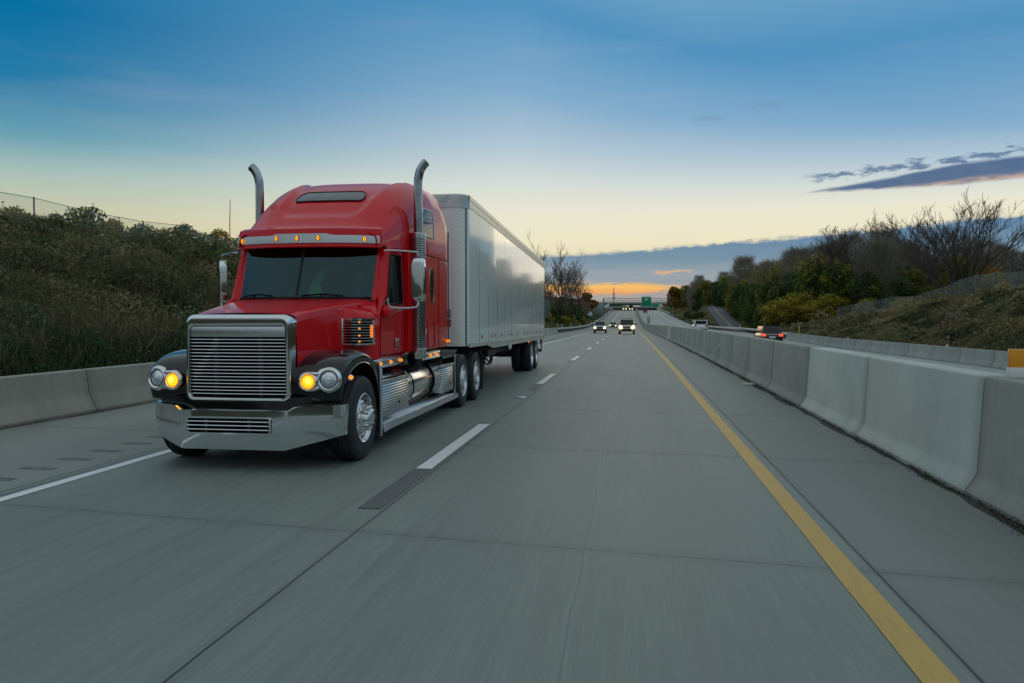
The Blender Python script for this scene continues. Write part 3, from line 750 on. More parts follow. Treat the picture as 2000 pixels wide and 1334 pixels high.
# ---------------- hood
HST = [(-.70,.640,1.795),(-.45,.675,1.84),(-.1,.735,1.89),(.25,.80,1.935),(.55,.865,1.965),(.80,.92,1.99),(1.00,.955,2.01),(1.12,.975,2.015)]
def hood_sec(y, hw, zt, zb):
    pts = []
    N = 60
    for i in range(N+1):
        u = -1+2*i/N
        a = abs(u)
        if a < .78:      # top
            x = hw*(a/.78)*.955; z = zt + .018*(1-(a/.78)**2)-.012*float(sstep((a/.78-.93)/.07))
        elif a < .86:    # shoulder
            t = (a-.78)/.08; x = hw*(.955+.045*math.sin(t*PI/2)); z = zt-.012-.050*(1-math.cos(t*PI/2))
        else:
            t = (a-.86)/.14; x = hw+(.03+.07*max(0, y+.3))*math.sin(t*PI*.5)*.8; z = (zt-.062)*(1-t)+zb*t
        pts.append((math.copysign(x, u) if a else 0, y, z))
    return pts
ysH = np.linspace(-.70, 1.12, 22)
rows = []
for y in ysH:
    hw = np.interp(y, [h[0] for h in HST], [h[1] for h in HST]); zt = np.interp(y, [h[0] for h in HST], [h[2] for h in HST])
    zb = np.interp(y, [-.7,-.4,.5,.7,1.12], [.85,.86,1.0,1.1,1.21])
    rows.append(hood_sec(float(y), float(hw), float(zt), float(zb)))
m = MB(); m.grid(rows)
hood = m.build('hood', red, truck, ang=40)
# cowl side panel that fills between hood side and door
for s_ in (1, -1):
    m = MB()
    cr = []
    for y, x in ((.22,.81),(.32,.90),(.42,1.0),(.54,1.07),(.66,1.105),(.84,1.130)):
        cr.append([(s_*x, y, z) for z in (1.21,1.4,1.6,1.76)]+[(s_*(x-.03), y, 1.80),(s_*(x*.55+.45*float(np.interp(y,[h[0] for h in HST],[h[1] for h in HST]))), y, 1.845+.03*y),(s_*float(np.interp(y,[h[0] for h in HST],[h[1] for h in HST])-.01), y, 1.875+.05*y)])
    m.grid(cr); m.build('cowl_panel', red, truck, ang=50)
    m = MB(); m.grid([[(s_*.905,.70,1.925),(s_*1.02,.78,1.86),(s_*1.135,.80,1.78)],[(s_*.945,.92,1.965),(s_*1.05,.92,1.90),(s_*1.140,.90,1.84)],[(s_*.965,1.13,2.035),(s_*1.06,1.14,1.99),(s_*1.135,1.12,1.93)]]); m.build('cowl_corner', red, truck, ang=60)
# ---------------- air intake louvre box on each cowl side
for s_ in (1, -1):
    ai = empty('air_intake', (0,0,0)); ai.parent = truck
    P2 = [(.86,.27),(.98,.255),(1.09,.275),(1.135,.33),(1.145,.42),(1.145,.62)]
    def prow(off, zs):
        out = []
        for i, (x, y) in enumerate(P2):
            a = Vector(P2[max(i-1,0)]); c = Vector(P2[min(i+1,len(P2)-1)]); d = (c-a).normalized(); n_ = Vector((d.y, -d.x))
            out.append((s_*(x+n_.x*off), y+n_.y*off, zs))
        return out
    m = MB(); m.grid([prow(-.03,1.425), prow(-.03,1.735)]); m.build('intake_opening', dark, ai)
    m = MB(); m.grid([prow(0.0,1.40),prow(.018,1.408),prow(.018,1.43),prow(-.01,1.436)]); m.grid([prow(-.01,1.715),prow(.018,1.722),prow(.018,1.744),prow(0,1.752),prow(-.12,1.76)])
    for i in (0, 5):
        x, y = P2[i]; m.box(min(s_*x, s_*(x-.03)), max(s_*x, s_*(x-.03)), y-.025, y+.012, 1.41, 1.745, .006)
    m.build('intake_frame', chrome, ai)
    m = MB()
    for k in range(8): z = 1.462+k*.0345; m.grid([prow(-.02,z-.010), prow(.010,z-.006), prow(.012,z+.006), prow(-.02,z+.011)])
    m.build('louvres', chrome, ai)
    for z in (1.70,1.62,1.53,1.455):
        m = MB(); m.disc((s_*1.07,.262,z),(s_*.3,-1,0),.012,12,.008,rx=.016); m.build('marker_light', amber_hot, ai)
    m = MB(); m.box(min(s_*1.15,s_*1.17),max(s_*1.15,s_*1.17),.44,.50,1.50,1.66,.008); m.build('side_marker', amber, ai)
# ---------------- front fenders
topc = [(-.73,.80),(-.755,.90),(-.755,1.02),(-.735,1.13),(-.68,1.215),(-.58,1.285),(-.42,1.335),(-.2,1.365),(0,1.37),(.2,1.345),(.38,1.28),(.50,1.19),(.575,1.07),(.615,.92),(.64,.76),(.65,.55)]
archc = [(-.655,.80),(-.66,.84),(-.655,.92),(-.62,1.0),(-.55,1.06),(-.45,1.12),(-.32,1.165),(-.16,1.195),(0,1.20),(.16,1.18),(.31,1.125),(.43,1.04),(.51,.94),(.56,.83),(.59,.70),(.60,.55)]
for s_ in (1, -1):
    rows = []
    for i, ((ty, tz), (ay, az_)) in enumerate(zip(topc, archc)):
        xo = 1.215 if i > 4 else [1.17,1.185,1.195,1.205,1.212][i]
        xi = .60+.00*i
        L_ = lambda t: (ty*(1-t)+ay*t, tz*(1-t)+az_*t)
        inner_drop = .0
        pts = []
        for x, t, dz_ in ((.56,.0,-.02),(.70,0,-.005),(.84,0,.004),(.97,0,.0),(1.07,.02,0),(1.13,.07,0),(xo-.025,.18,0),(xo-.004,.36,0),(xo,.60,0),(xo-.004,.88,0),(xo+.012,.97,0),(xo-.004,1.0,0),(xo-.06,1.01,0),(.80,1.02,0),(.60,1.02,0)):
            yy, zz = L_(t); pts.append((s_*x, yy, zz+dz_))
        rows.append(pts)
    m = MB(); m.grid(rows)
    fen = m.build('fender', black, truck, ang=70)
    sub = fen.modifiers.new('sub', 'SUBSURF'); sub.levels = 1; sub.render_levels = 1
    # headlight pod : chrome figure-eight bezel, amber signal inboard, clear lamp outboard
    hl = empty('headlight', (0,0,0)); hl.parent = truck
    ci = Vector((s_*.832,-.815,1.025)); co_ = Vector((s_*1.062,-.765,1.045)); nI = Vector((s_*.08,-1,.08)).normalized(); nO = Vector((s_*.22,-1,.10)).normalized()
    m = MB(); m.ring(ci, nI, .078, .118, .020); m.ring(co_, nO, .100, .148, .022)
    # back plate
    pts = []
    for k in range(28):
        a = R(62+ (360-124)*k/27); a2 = a
        pts.append(ci+Vector((s_*(-1)*abs(0),0,0))+Vector((s_*math.cos(a)*.105, .012, math.sin(a)*.105)))
    ring1 = [tuple(ci+Vector((s_*math.cos(t)*.105,.012,math.sin(t)*.105))) for t in [2*PI*k/24 for k in range(24)]]
    ring2 = [tuple(co_+Vector((s_*math.cos(t)*.135,.012+.03*math.cos(t),math.sin(t)*.135))) for t in [2*PI*k/24 for k in range(24)]]
    m.cap(ring1); m.cap(ring2)
    for sg_ in (1,-1):
        m.tube([tuple(ci+Vector((-s_*.03,.012,sg_*.100))), tuple(ci+Vector((s_*.055,.006,sg_*.092))), tuple(ci.lerp(co_,.5)+Vector((0,.010,sg_*.078))), tuple(co_+Vector((-s_*.085,.004,sg_*.106))), tuple(co_+Vector((s_*.02,.012,sg_*.135)))], [.012,.022,.026,.024,.012], 10, smooth=4)
    m.grid([[tuple(ci+Vector((s_*.02,.012,.095))), tuple(ci.lerp(co_,.5)+Vector((0,.012,.075))), tuple(co_+Vector((-s_*.03,.012,.125)))],[tuple(ci+Vector((s_*.02,.012,-.095))), tuple(ci.lerp(co_,.5)+Vector((0,.012,-.080))), tuple(co_+Vector((-s_*.03,.012,-.125)))]])
    m.build('bezel', chrome, hl, ang=50)
    m = MB(); m.ring(ci+nI*.002, nI, .062, .100, .012) ; m.build('signal_housing', amber_off, hl)
    m = MB(); m.disc(ci+nI*.008, nI, .078, 24, .020); m.build('turn_signal', amber_sig, hl)
    m = MB(); m.disc(ci+nI*.027+Vector((s_*.01,0,.004)), nI, .034, 18, .006); m.build('bulb', amber_core, hl)
    m = MB(); m.disc(co_+nO*.004, nO, .106, 28, .001); m.build('lamp_bowl', dark, hl)
    m = MB(); m.disc(co_+nO*.006, nO, .090, 28, .030); m.build('lamp_lens', lensg, hl)
    m = MB(); m.disc(co_+nO*.030, nO, .018, 14, .010); m.ring(co_+nO*.012, nO, .040, .052, .02); m.build('lamp_reflector', chrome, hl)
    # teardrop side marker
    m = MB(); m.disc((s_*1.222,-.47,1.055),(s_*1,-.25,.1),.026,18,.022,rx=.045); mk = m.build('side_marker', amber_hot, truck)
    m = MB(); m.disc((s_*1.214,-.47,1.05),(s_*1,-.25,.1),.036,18,.010,rx=.062); m.build('marker_base', chrome, mk)
# ---------------- cab shell
DX = 1.14
def yA(z):   # front edge of the cab side
    return .80+.0*z if z < 1.9 else float(np.interp(z, [1.9,2.03,2.70,2.78],[.86,1.10,1.34,1.36]))
zl = [1.20,1.30,1.55,1.80,1.95,2.03,2.20,2.40,2.60,2.66,2.78]
cabin = None
for s_ in (1, -1):
    m = MB()
    fr_ = [0,.12,.26,.45,.6,.78,.90,1.0]
    yB = 2.30
    def pt(f, z):
        a = yA(z); w0 = a+.16; w1 = 1.98      # window from w0..w1
        ylist = [a, a+.07, w0, w0+(w1-w0)*.33, w0+(w1-w0)*.66, w1, 2.1, yB]
        xx = DX - .035*max(0, z-2.0)/.7 - (.10 if f == 0 and z > 1.95 else 0) - (.03 if f == 0 and z <= 1.95 else 0)
        return (s_*xx, ylist[f], z)
    for a in range(len(zl)-1):
        for f in range(7):
            if 2 <= f <= 4 and zl[a] >= 1.94 and zl[a+1] <= 2.66: continue
            m.quad(pt(f, zl[a]), pt(f+1, zl[a]), pt(f+1, zl[a+1]), pt(f, zl[a+1]))
    # inner skin, so the cab has walls seen through its glass
    cs = m.build('cab_side', red, truck, ang=50)
    so_ = cs.modifiers.new('thick', 'SOLIDIFY'); so_.thickness = .03; so_.offset = -1 if s_ > 0 else -1
    m = MB(); wz = [1.95,2.2,2.4,2.6,2.66]
    m.grid([[(s_*(DX-.035*max(0,z-2.0)/.7-.014), yA(z)+.16+(1.98-yA(z)-.16)*t, z) for t in (0,.33,.66,1)] for z in wz]); m.build('side_window', glass, truck)
    m = MB()
    def wp(t, z, o): return (s_*(DX-.035*max(0,z-2.0)/.7+.004), yA(z)+.16+(1.98-yA(z)-.16)*t, z)
    loop = [wp(0,1.95,0), wp(1,1.95,0), wp(1,2.66,0), wp(0,2.66,0), wp(0,2.03,0), wp(0,1.95,0)]
    m.tube(loop, .012, 6); m.build('window_seal', frame_m, truck)
    # belt line moulding + lower mirror foot
    m = MB(); m.box(min(s_*1.135,s_*1.175), max(s_*1.135,s_*1.175), 1.02, 2.06, 1.885, 1.925, .012); m.box(min(s_*1.135,s_*1.24), max(s_*1.135,s_*1.24), .96, 1.22, 1.77, 1.90, .03); m.build('belt_moulding', red, truck)
    # door shut lines and handle
    dr = empty('door', (0,0,0)); dr.parent = truck
    m = MB()
    sh = [(.90,1.235),(.90,1.80),(yA(2.03)+.04,2.06)]
    m.tube([(s_*1.142,y,z) for y,z in sh], .005, 5); m.tube([(s_*1.142,2.06,1.235),(s_*1.142,2.06,2.05),(s_*1.118,2.06,2.70)], .005, 5); m.tube([(s_*1.142,.90,1.235),(s_*1.142,2.06,1.235)], .005, 5)
    m.build('shut_line', dark, dr)
    m = MB(); m.box(min(s_*1.14,s_*1.152), max(s_*1.14,s_*1.152), 1.56, 1.68, 1.33, 1.46, .006); m.build('handle_recess', dark, dr)
    m = MB(); rframe_pts = None; m.box(min(s_*1.148,s_*1.168), max(s_*1.148,s_*1.168), 1.585, 1.61, 1.34, 1.455, .006); m.box(min(s_*1.148,s_*1.162), max(s_*1.148,s_*1.162), 1.55, 1.565, 1.33, 1.465, .004); m.box(min(s_*1.148,s_*1.162), max(s_*1.148,s_*1.162), 1.675, 1.69, 1.33, 1.465, .004)
    m.build('handle', chrome, dr)
# A pillars, windshield, cowl
def wsx(t, z):   # windshield surface, t -1..1
    yb = .86+.24*abs(t)**2.2; yt = 1.14+.20*abs(t)**2.2
    k = (z-2.03)/.67; hwid = .955+.015*k
    return (t*hwid, yb*(1-k)+yt*k, z)
m = MB(); m.grid([[wsx(-1+i/10, z) for i in range(21)] for z in np.linspace(2.03,2.72,7)]); ws = m.build('windshield', glass, truck, ang=70)
m = MB()
for z0_, z1_, w_ in ((2.03,2.72,.02),): m.tube([tuple(Vector(wsx(-.04,z))+Vector((0,-.008,0))) for z in np.linspace(z0_,z1_,5)], w_*.8, 6)
m.tube([tuple(Vector(wsx(-1+i/10,2.035))+Vector((0,-.006,0))) for i in range(21)], .016, 6)
m.build('windshield_seal', frame_m, ws)
m = MB()
m.grid([[tuple(Vector(wsx(-1+i/10,z))+Vector((0,.03,0))) for i in range(21)] for z in (2.60,2.72)]); m.build('visor_shade', dark, truck)
for s_ in (1,-1):
    m = MB(); m.grid([[wsx(s_*1.0,z), tuple(Vector(wsx(s_*1.0,z))+Vector((s_*.045,.015,0))), (s_*(DX-.035*max(0,z-2.0)/.7-.10), yA(z), z)] for z in (1.95,2.03,2.2,2.4,2.6,2.78)]); m.build('pillar', red, truck, ang=60)
m = MB(); m.grid([[(x*.97, .78+.30*abs(x)**2.2, 2.018-.02*abs(x)) for x in np.linspace(-1.04,1.04,15)],[(x*.97, .88+.24*abs(x)**2.2, 2.038-.01*abs(x)) for x in np.linspace(-1.04,1.04,15)]]); m.build('cowl', frame_m, truck)
m = MB(); m.box(-1.1,1.1,1.15,2.3,1.2,1.24); m.box(-1.08,1.08,2.28,2.32,1.24,2.7); m.box(-1.02,1.02,1.02,1.16,1.24,1.99,.03); m.box(-1.08,1.08,1.36,2.3,2.735,2.76); m.box(-1.0,1.0,.98,1.28,1.93,2.0,.02); m.build('interior', interior, truck)
for s_ in (.52,-.52):
    m = MB(); m.box(s_-.27,s_+.27,1.55,2.05,1.45,1.62,.06); m.box(s_-.26,s_+.26,1.98,2.15,1.6,2.28,.06); m.box(s_-.13,s_+.13,2.0,2.12,2.29,2.48,.04); m.build('seat', material('seat_cloth',(.05,.05,.055),.9), truck)
m = MB(); ring = []
for k in range(25): a = 2*PI*k/24; ring.append((.50+.20*math.cos(a), 1.30-.10*math.sin(a), 2.03+.12*math.sin(a)))
m.tube(ring, .014, 7, caps=False); m.tube([(.5,1.22,1.95),(.5,1.30,2.03)], .02, 6); m.tube([ring[0],(.5,1.30,2.03),ring[12]], .010, 5); m.build('steering_wheel', material('wheel_rim_maroon',(.10,.02,.02),.5), truck)
# wipers
for x0,x1 in ((-.86,-.36),(.06,.62)):
    m = MB(); m.tube([(x0, wsx(x0/.96,2.03)[1]-.05,2.05),((x0+x1)/2, wsx((x0+x1)/1.92,2.03)[1]-.05,2.075),(x1, wsx(x1/.96,2.03)[1]-.045,2.052)], .011, 6); m.tube([((x0+x1)/2,.76,2.03),((x0+x1)/2, wsx((x0+x1)/1.92,2.03)[1]-.055,2.08)], .009, 6); m.build('wiper', dark, truck)
# ---------------- visor with chrome strip and clearance lamps
def vis(t, off=0, z=0):
    a = abs(t); y = .985+.26*a**2.6; return Vector((t*(1.06+off*.3), y-off, z))
def vrow(off, z, n=28): return [tuple(vis(-1+2*i/n, off, z)) for i in range(n+1)]
m = MB(); m.grid([vrow(-.15,2.745),vrow(.0,2.722),vrow(.012,2.735),vrow(.0,2.78),vrow(-.01,2.93),vrow(-.03,2.985),vrow(-.11,3.02)]); visor = m.build('sun_visor', red, truck, ang=35)
def srow(off, zf, n=40, w=.985): return [tuple(vis(w*(-1+2*i/n)-.01, off, zf(w*(-1+2*i/n)))) for i in range(n+1)]
bulge = lambda t: .022*float(sstep((.42-abs(t))/.08))
m = MB(); m.grid([srow(.004,lambda t: 2.777),srow(.018,lambda t: 2.783),srow(.016,lambda t: 2.84),srow(.012,lambda t: 2.887+bulge(t)),srow(-.004,lambda t: 2.895+bulge(t))]); m.build('visor_strip', chrome_b, visor, ang=40)
for t in (-.90,-.345,-.06,.225,.80):
    p = vis(t, .024, 2.835+ (.012 if abs(t)<.4 else 0)); m = MB(); m.disc(p, (t*.35,-1,0), .036, 16, .022, rx=.021); lm = m.build('clearance_lamp', amber_hot, visor)
    m = MB(); m.disc(vis(t,.021,2.835+(.012 if abs(t)<.4 else 0)), (t*.35,-1,0), .043, 16, .006, rx=.028); m.build('lamp_base', frame_m, lm)
# ---------------- sleeper with raised roof
RT = [(1.16,1.01,2.99),(1.32,1.04,3.07),(1.5,1.07,3.20),(1.7,1.10,3.36),(1.9,1.125,3.51),(2.1,1.15,3.635),(2.35,1.175,3.77),(2.6,1.195,3.87),(2.9,1.21,3.965),(3.2,1.218,4.03),(3.6,1.22,4.08),(4.2,1.22,4.10),(4.44,1.22,4.06),(4.56,1.215,3.98)]
def roof_pt(y, u):
    w = np.interp(y, [r[0] for r in RT], [r[1] for r in RT]); t = np.interp(y, [r[0] for r in RT], [r[2] for r in RT]); z0 = 2.76
    n = np.interp(y, [1.1,2.2,3.2], [3.6,3.9,4.2])
    a = PI*(1-u); c_, s_ = math.cos(a), math.sin(a)
    x = w*math.copysign(abs(c_)**(2/n), c_); z = z0+(t-z0)*abs(s_)**(2/n)
    # dished centre panel on the slope
    half = np.interp(y, [1.45,1.75,2.4,3.4], [.50,.66,.74,.86])
    d = float(sstep((half-abs(x))/.09))*float(sstep((y-1.50)/.16))*float(sstep((4.2-y)/.8))
    z -= .062*d
    # side cheek scoop
    return (x, y, z)
ysr = sorted(set(list(np.linspace(1.16,4.44,46))+[4.50,4.56]))
def uvals():
    us = np.linspace(0,1,61); return us
m = MB(); m.grid([[roof_pt(float(y), u) for u in uvals()] for y in ysr])
bk = [roof_pt(4.56, u) for u in uvals()]; m.cap(bk)
roof = m.build('roof_cap', red, truck, ang=42)
m = MB()
for s_ in (1,-1):
    rws = []
    for z in (1.24,1.30,1.6,2.0,2.4,2.66,2.73,2.765):
        ins = .03 if z < 1.27 else 0
        rws.append([(s_*(1.17-ins),2.16,z),(s_*(1.205-ins),2.24,z),(s_*(1.22-ins),2.34,z),(s_*(1.22-ins),3.0,z),(s_*(1.22-ins),3.7,z),(s_*(1.22-ins),4.4,z),(s_*(1.215-ins),4.53,z),(s_*(1.17-ins),4.57,z),(0,4.57,z)])
    m.grid(rws)
    m.grid([[(s_*.0,2.16,z),(s_*1.17,2.16,z)] for z in (1.24,2.76)])
m.grid([[(-1.19,2.16,1.24),(1.19,2.16,1.24)],[(-1.19,4.57,1.24),(1.19,4.57,1.24)]])
slp = m.build('sleeper', red, truck, ang=35)
# seam between walls and roof, vertical seam and rivets
m = MB()
for s_ in (1,-1):
    m.tube([(s_*1.222,y,2.765) for y in (2.3,2.9,3.6,4.55)], .006, 5)
    m.tube([(s_*1.2225,3.88,1.26),(s_*1.2225,3.88,2.76)], .003, 5)
    for z in np.arange(1.5,2.75,.21): m.disc((s_*1.221,3.80,z),(s_,.0001,0),.010,8,.006)
m.build('seams', dark, slp)
# roof skylight
m = MB(); pts = []
def rsurf(x, y):
    lo, hi = (.5,1.0) if x > 0 else (0,.5)
    for _ in range(24):
        mid = (lo+hi)/2; px_ = roof_pt(y, mid)[0]
        if px_ < x: lo = mid
        else: hi = mid
    return Vector(roof_pt(y, (lo+hi)/2))
rows = []
for j in range(7):
    v = j/6; y = 1.97+.31*v; half = .55-.05*v-.06*(abs(v-.5)*2)**4
    rows.append([tuple(rsurf(half*(-1+2*i/16), y)+Vector((0,-.012,.010))) for i in range(17)])
m.grid(rows); sk = m.build('skylight', material('smoked_acrylic', (.035,.05,.06), .14, spec=.6, coat=.4), truck, ang=60)
m = MB(); edge = rows[0]+[r[-1] for r in rows[1:]]+rows[-1][::-1][1:]+[r[0] for r in rows[::-1][1:]]
m.tube(edge, .010, 5, caps=False); m.build('skylight_seal', frame_m, sk)
# sleeper windows, hatch
for s_ in (1,-1):
    X_ = s_*1.2235
    def frame2(m, y0,y1,z0,z1,r,w,th, skew=0):
        o = rrect(y0,y1,z0,z1,r); i_ = rrect(y0+w,y1-w,z0+w,z1-w,max(r-w,.006))
        f = lambda q, dx: [(X_+s_*dx, y+skew*(z-z0), z) for y, z in q]
        m.grid([f(o,-.01),f(o,th),f(i_,th),f(i_,-.01)], closed_u=True)
    m = MB(); m.cap([(X_+s_*.003, y, z) for y, z in rrect(3.27,3.50,2.0,2.55,.10)]); win = m.build('sleeper_window', dglass, truck)
    m = MB(); frame2(m,3.25,3.52,1.98,2.57,.12,.024,.010); m.box(min(X_,X_+s_*.012),max(X_,X_+s_*.012),3.265,3.505,2.215,2.24); m.build('window_trim', chrome, win)
    m = MB(); frame2(m,3.12,3.60,1.27,1.70,.06,.016,.008); m.build('luggage_hatch', red, truck)
    m = MB(); m.box(min(X_,X_+s_*.008),max(X_,X_+s_*.008),2.98,3.02,1.49,1.58,.003); m.build('reflector', white_r, truck)
    # upper bunk window follows the roof side
    def side_pt(y, z):
        lo, hi = (.5,1.0) if s_ > 0 else (0.0,.5)
        for _ in range(24):
            mid = (lo+hi)/2; zz = roof_pt(y, mid)[2]
            if (zz > z) == (s_ > 0): lo = mid
            else: hi = mid
        return Vector(roof_pt(y, (lo+hi)/2))
    def uw(o): 
        return [[tuple(side_pt(y, z)+Vector((s_*o,0,.3*o))) for y in np.linspace(2.72+.26*max(0,(z-3.25)/.25), 3.52, 7)] for z in np.linspace(3.06,3.50,6)]
    rws = uw(.010); m = MB(); m.grid(rws); uwin = m.build('bunk_window', dglass, truck, ang=60)
    e = rws[0]+[r[-1] for r in rws[1:]]+rws[-1][::-1][1:]+[r[0] for r in rws[::-1][1:]]
    m = MB(); m.tube(e, .011, 5, caps=False); m.tube([rws[2][i] for i in range(7)], .006, 5); m.build('window_trim', chrome_b, uwin)
    # rear side extender
    m = MB(); m.grid([[(s_*1.222,4.54,z),(s_*1.225,4.64,z-.02)] for z in (1.3,2.0,2.8,3.3)]); m.build('side_extender', frame_m, truck)
    m = MB(); m.lathe([(1.20,.022),(1.24,.026),(1.275,.022),(1.29,.01),(1.291,.001)], 16, 'X', (0,4.46,1.34)) if s_ > 0 else m.lathe([(-1.20,.022),(-1.24,.026),(-1.275,.022),(-1.29,.01),(-1.291,.001)], 16, 'X', (0,4.46,1.34)); m.build('side_marker', amber, truck)
# ---------------- sill skirts with amber lights
for s_ in (1,-1):
    for y0,y1,xx,ls in ((.66,2.16,1.150,(.86,1.32,1.82)),(2.56,3.95,1.222,(2.86,3.28,3.72))):
        m = MB(); m.box(min(s_*(xx-.06),s_*(xx+.004)),max(s_*(xx-.06),s_*(xx+.004)),y0,y1,1.075,1.20,.006)
        for z in (1.10,1.175): m.tube([(s_*(xx+.006),y0+.01,z),(s_*(xx+.006),y1-.01,z)], .006, 6)
        skt = m.build('sill_skirt', alu, truck)
        for y in ls:
            m = MB(); m.disc((s_*(xx+.008),y,1.138),(s_,.0001,0),.026,16,.022,rx=.030); m.build('skirt_light', amber_hot, skt)
# ---------------- exhaust stacks with perforated shields
perf = bpy.data.materials.new('perforated_chrome'); perf.use_nodes = True
b_ = NB(perf.node_tree); p_ = perf.node_tree.nodes['Principled BSDF']
oc = b_.new('ShaderNodeTexCoord').outputs['Object']; ox, oy, oz = b_.xyz(oc)
ang = b_.m('ARCTAN2', oy, ox); su = b_.m('DIVIDE', ang, 2*PI/14); rowi = b_.m('FLOOR', b_.m('DIVIDE', oz, .034)); 
fu = b_.m('FRACT', b_.add(su, b_.mul(b_.m('MODULO', rowi, 2.0), .5))); fv = b_.m('FRACT', b_.m('DIVIDE', oz, .034))
hole = b_.mul(b_.ss(b_.m('ABSOLUTE', b_.sub(fu, .5)), .40, .34), b_.ss(b_.m('ABSOLUTE', b_.sub(fv, .5)), .34, .26))
hole = b_.mul(hole, b_.mul(b_.ss(oz, 1.30, 1.305), b_.ss(oz, 2.975, 2.97)))
b_.l.new(b_.mix(hole, (.62,.64,.65), (.012,.012,.012)), p_.inputs['Base Color']); p_.inputs['Roughness'].default_value = .16
b_.l.new(b_.m('SUBTRACT', 1.0, hole), p_.inputs['Metallic'])
pipe_m = material('stained_chrome', (.36,.40,.42), .16, 1.0, var=.28, vscale=2.4, rvar=.35)
for s_ in (1,-1):
    st_ = empty('exhaust_stack', (s_*1.275,2.36,0)); st_.parent = truck
    m = MB(); m.lathe([(1.13,.06),(1.13,.112),(1.14,.115),(1.28,.115),(1.285,.111),(2.99,.111),(2.995,.115),(3.03,.115),(3.04,.108),(3.04,.06)], 40, 'Z'); m.build('heat_shield', perf, st_, ang=30)
    m = MB(); m.tube([(0,0,3.0),(0,0,3.4),(0,0,3.76),(s_*.008,.0,3.88),(s_*.035,.0,3.985),(s_*.085,.0,4.07),(s_*.135,.0,4.115)], .067, 24, smooth=5); m.build('pipe', pipe_m, st_)
    m = MB(); m.disc((s_*.1365,.0,4.1165),(s_*.76,.0001,.65),.059,20,.0); m.build('pipe_mouth', dark, st_)
    m = MB(); m.tube([(0,0,1.14),(-s_*.02,0,1.04),(-s_*.12,.03,.98),(-s_*.5,.1,.95)], .06, 14, smooth=3); m.box(-.13,.0,-.02,.02,1.62,1.66) if s_>0 else m.box(0,.13,-.02,.02,1.62,1.66); m.build('elbow', frame_m, st_)
# ---------------- mirrors
for s_ in (1,-1):
    mi_ = empty('mirror', (s_*1.50,1.52 if s_>0 else 1.6,0)); mi_.parent = truck
    rows = []
    for k in range(9):
        v = k/8; sc_ = [.80,.90,.96,.99,1,1,1,1,1][k]
        rows.append([(x*1.0, [-.052,-.049,-.040,-.026,-.010,0,.02,.035,.05][k], 2.29+z) for x, z in superloop(.098*sc_+.003, .305*sc_+.006, 4.5, 36)])
    m = MB(); m.cap(rows[0]); m.grid(rows, closed_u=True); mh = m.build('mirror_housing', chrome, mi_, ang=60)
    m = MB(); m.cap([(x, .051, 2.29+z) for x, z in superloop(.096,.303,4.5,36)]); mg = m.build('mirror_glass', dglass, mi_)
    if s_ < 0: mh.rotation_euler.z = mg.rotation_euler.z = -1.0
    m = MB(); fx = -s_*.40
    m.tube([(fx,-.30,2.685),(fx+s_*.10,-.26,2.69),(-s_*.08,-.06,2.685),(0,-.02,2.67),(0,-.01,2.57)], .012, 8, smooth=4)
    m.tube([(-s_*.31,-.42,2.02),(-s_*.31,-.42,1.94),(-s_*.26,-.38,1.89),(-s_*.06,-.12,1.895),(0,-.04,1.93),(0,-.02,2.03)], .014, 8, smooth=4)
    m.build('mirror_arm', chrome_b, mi_)
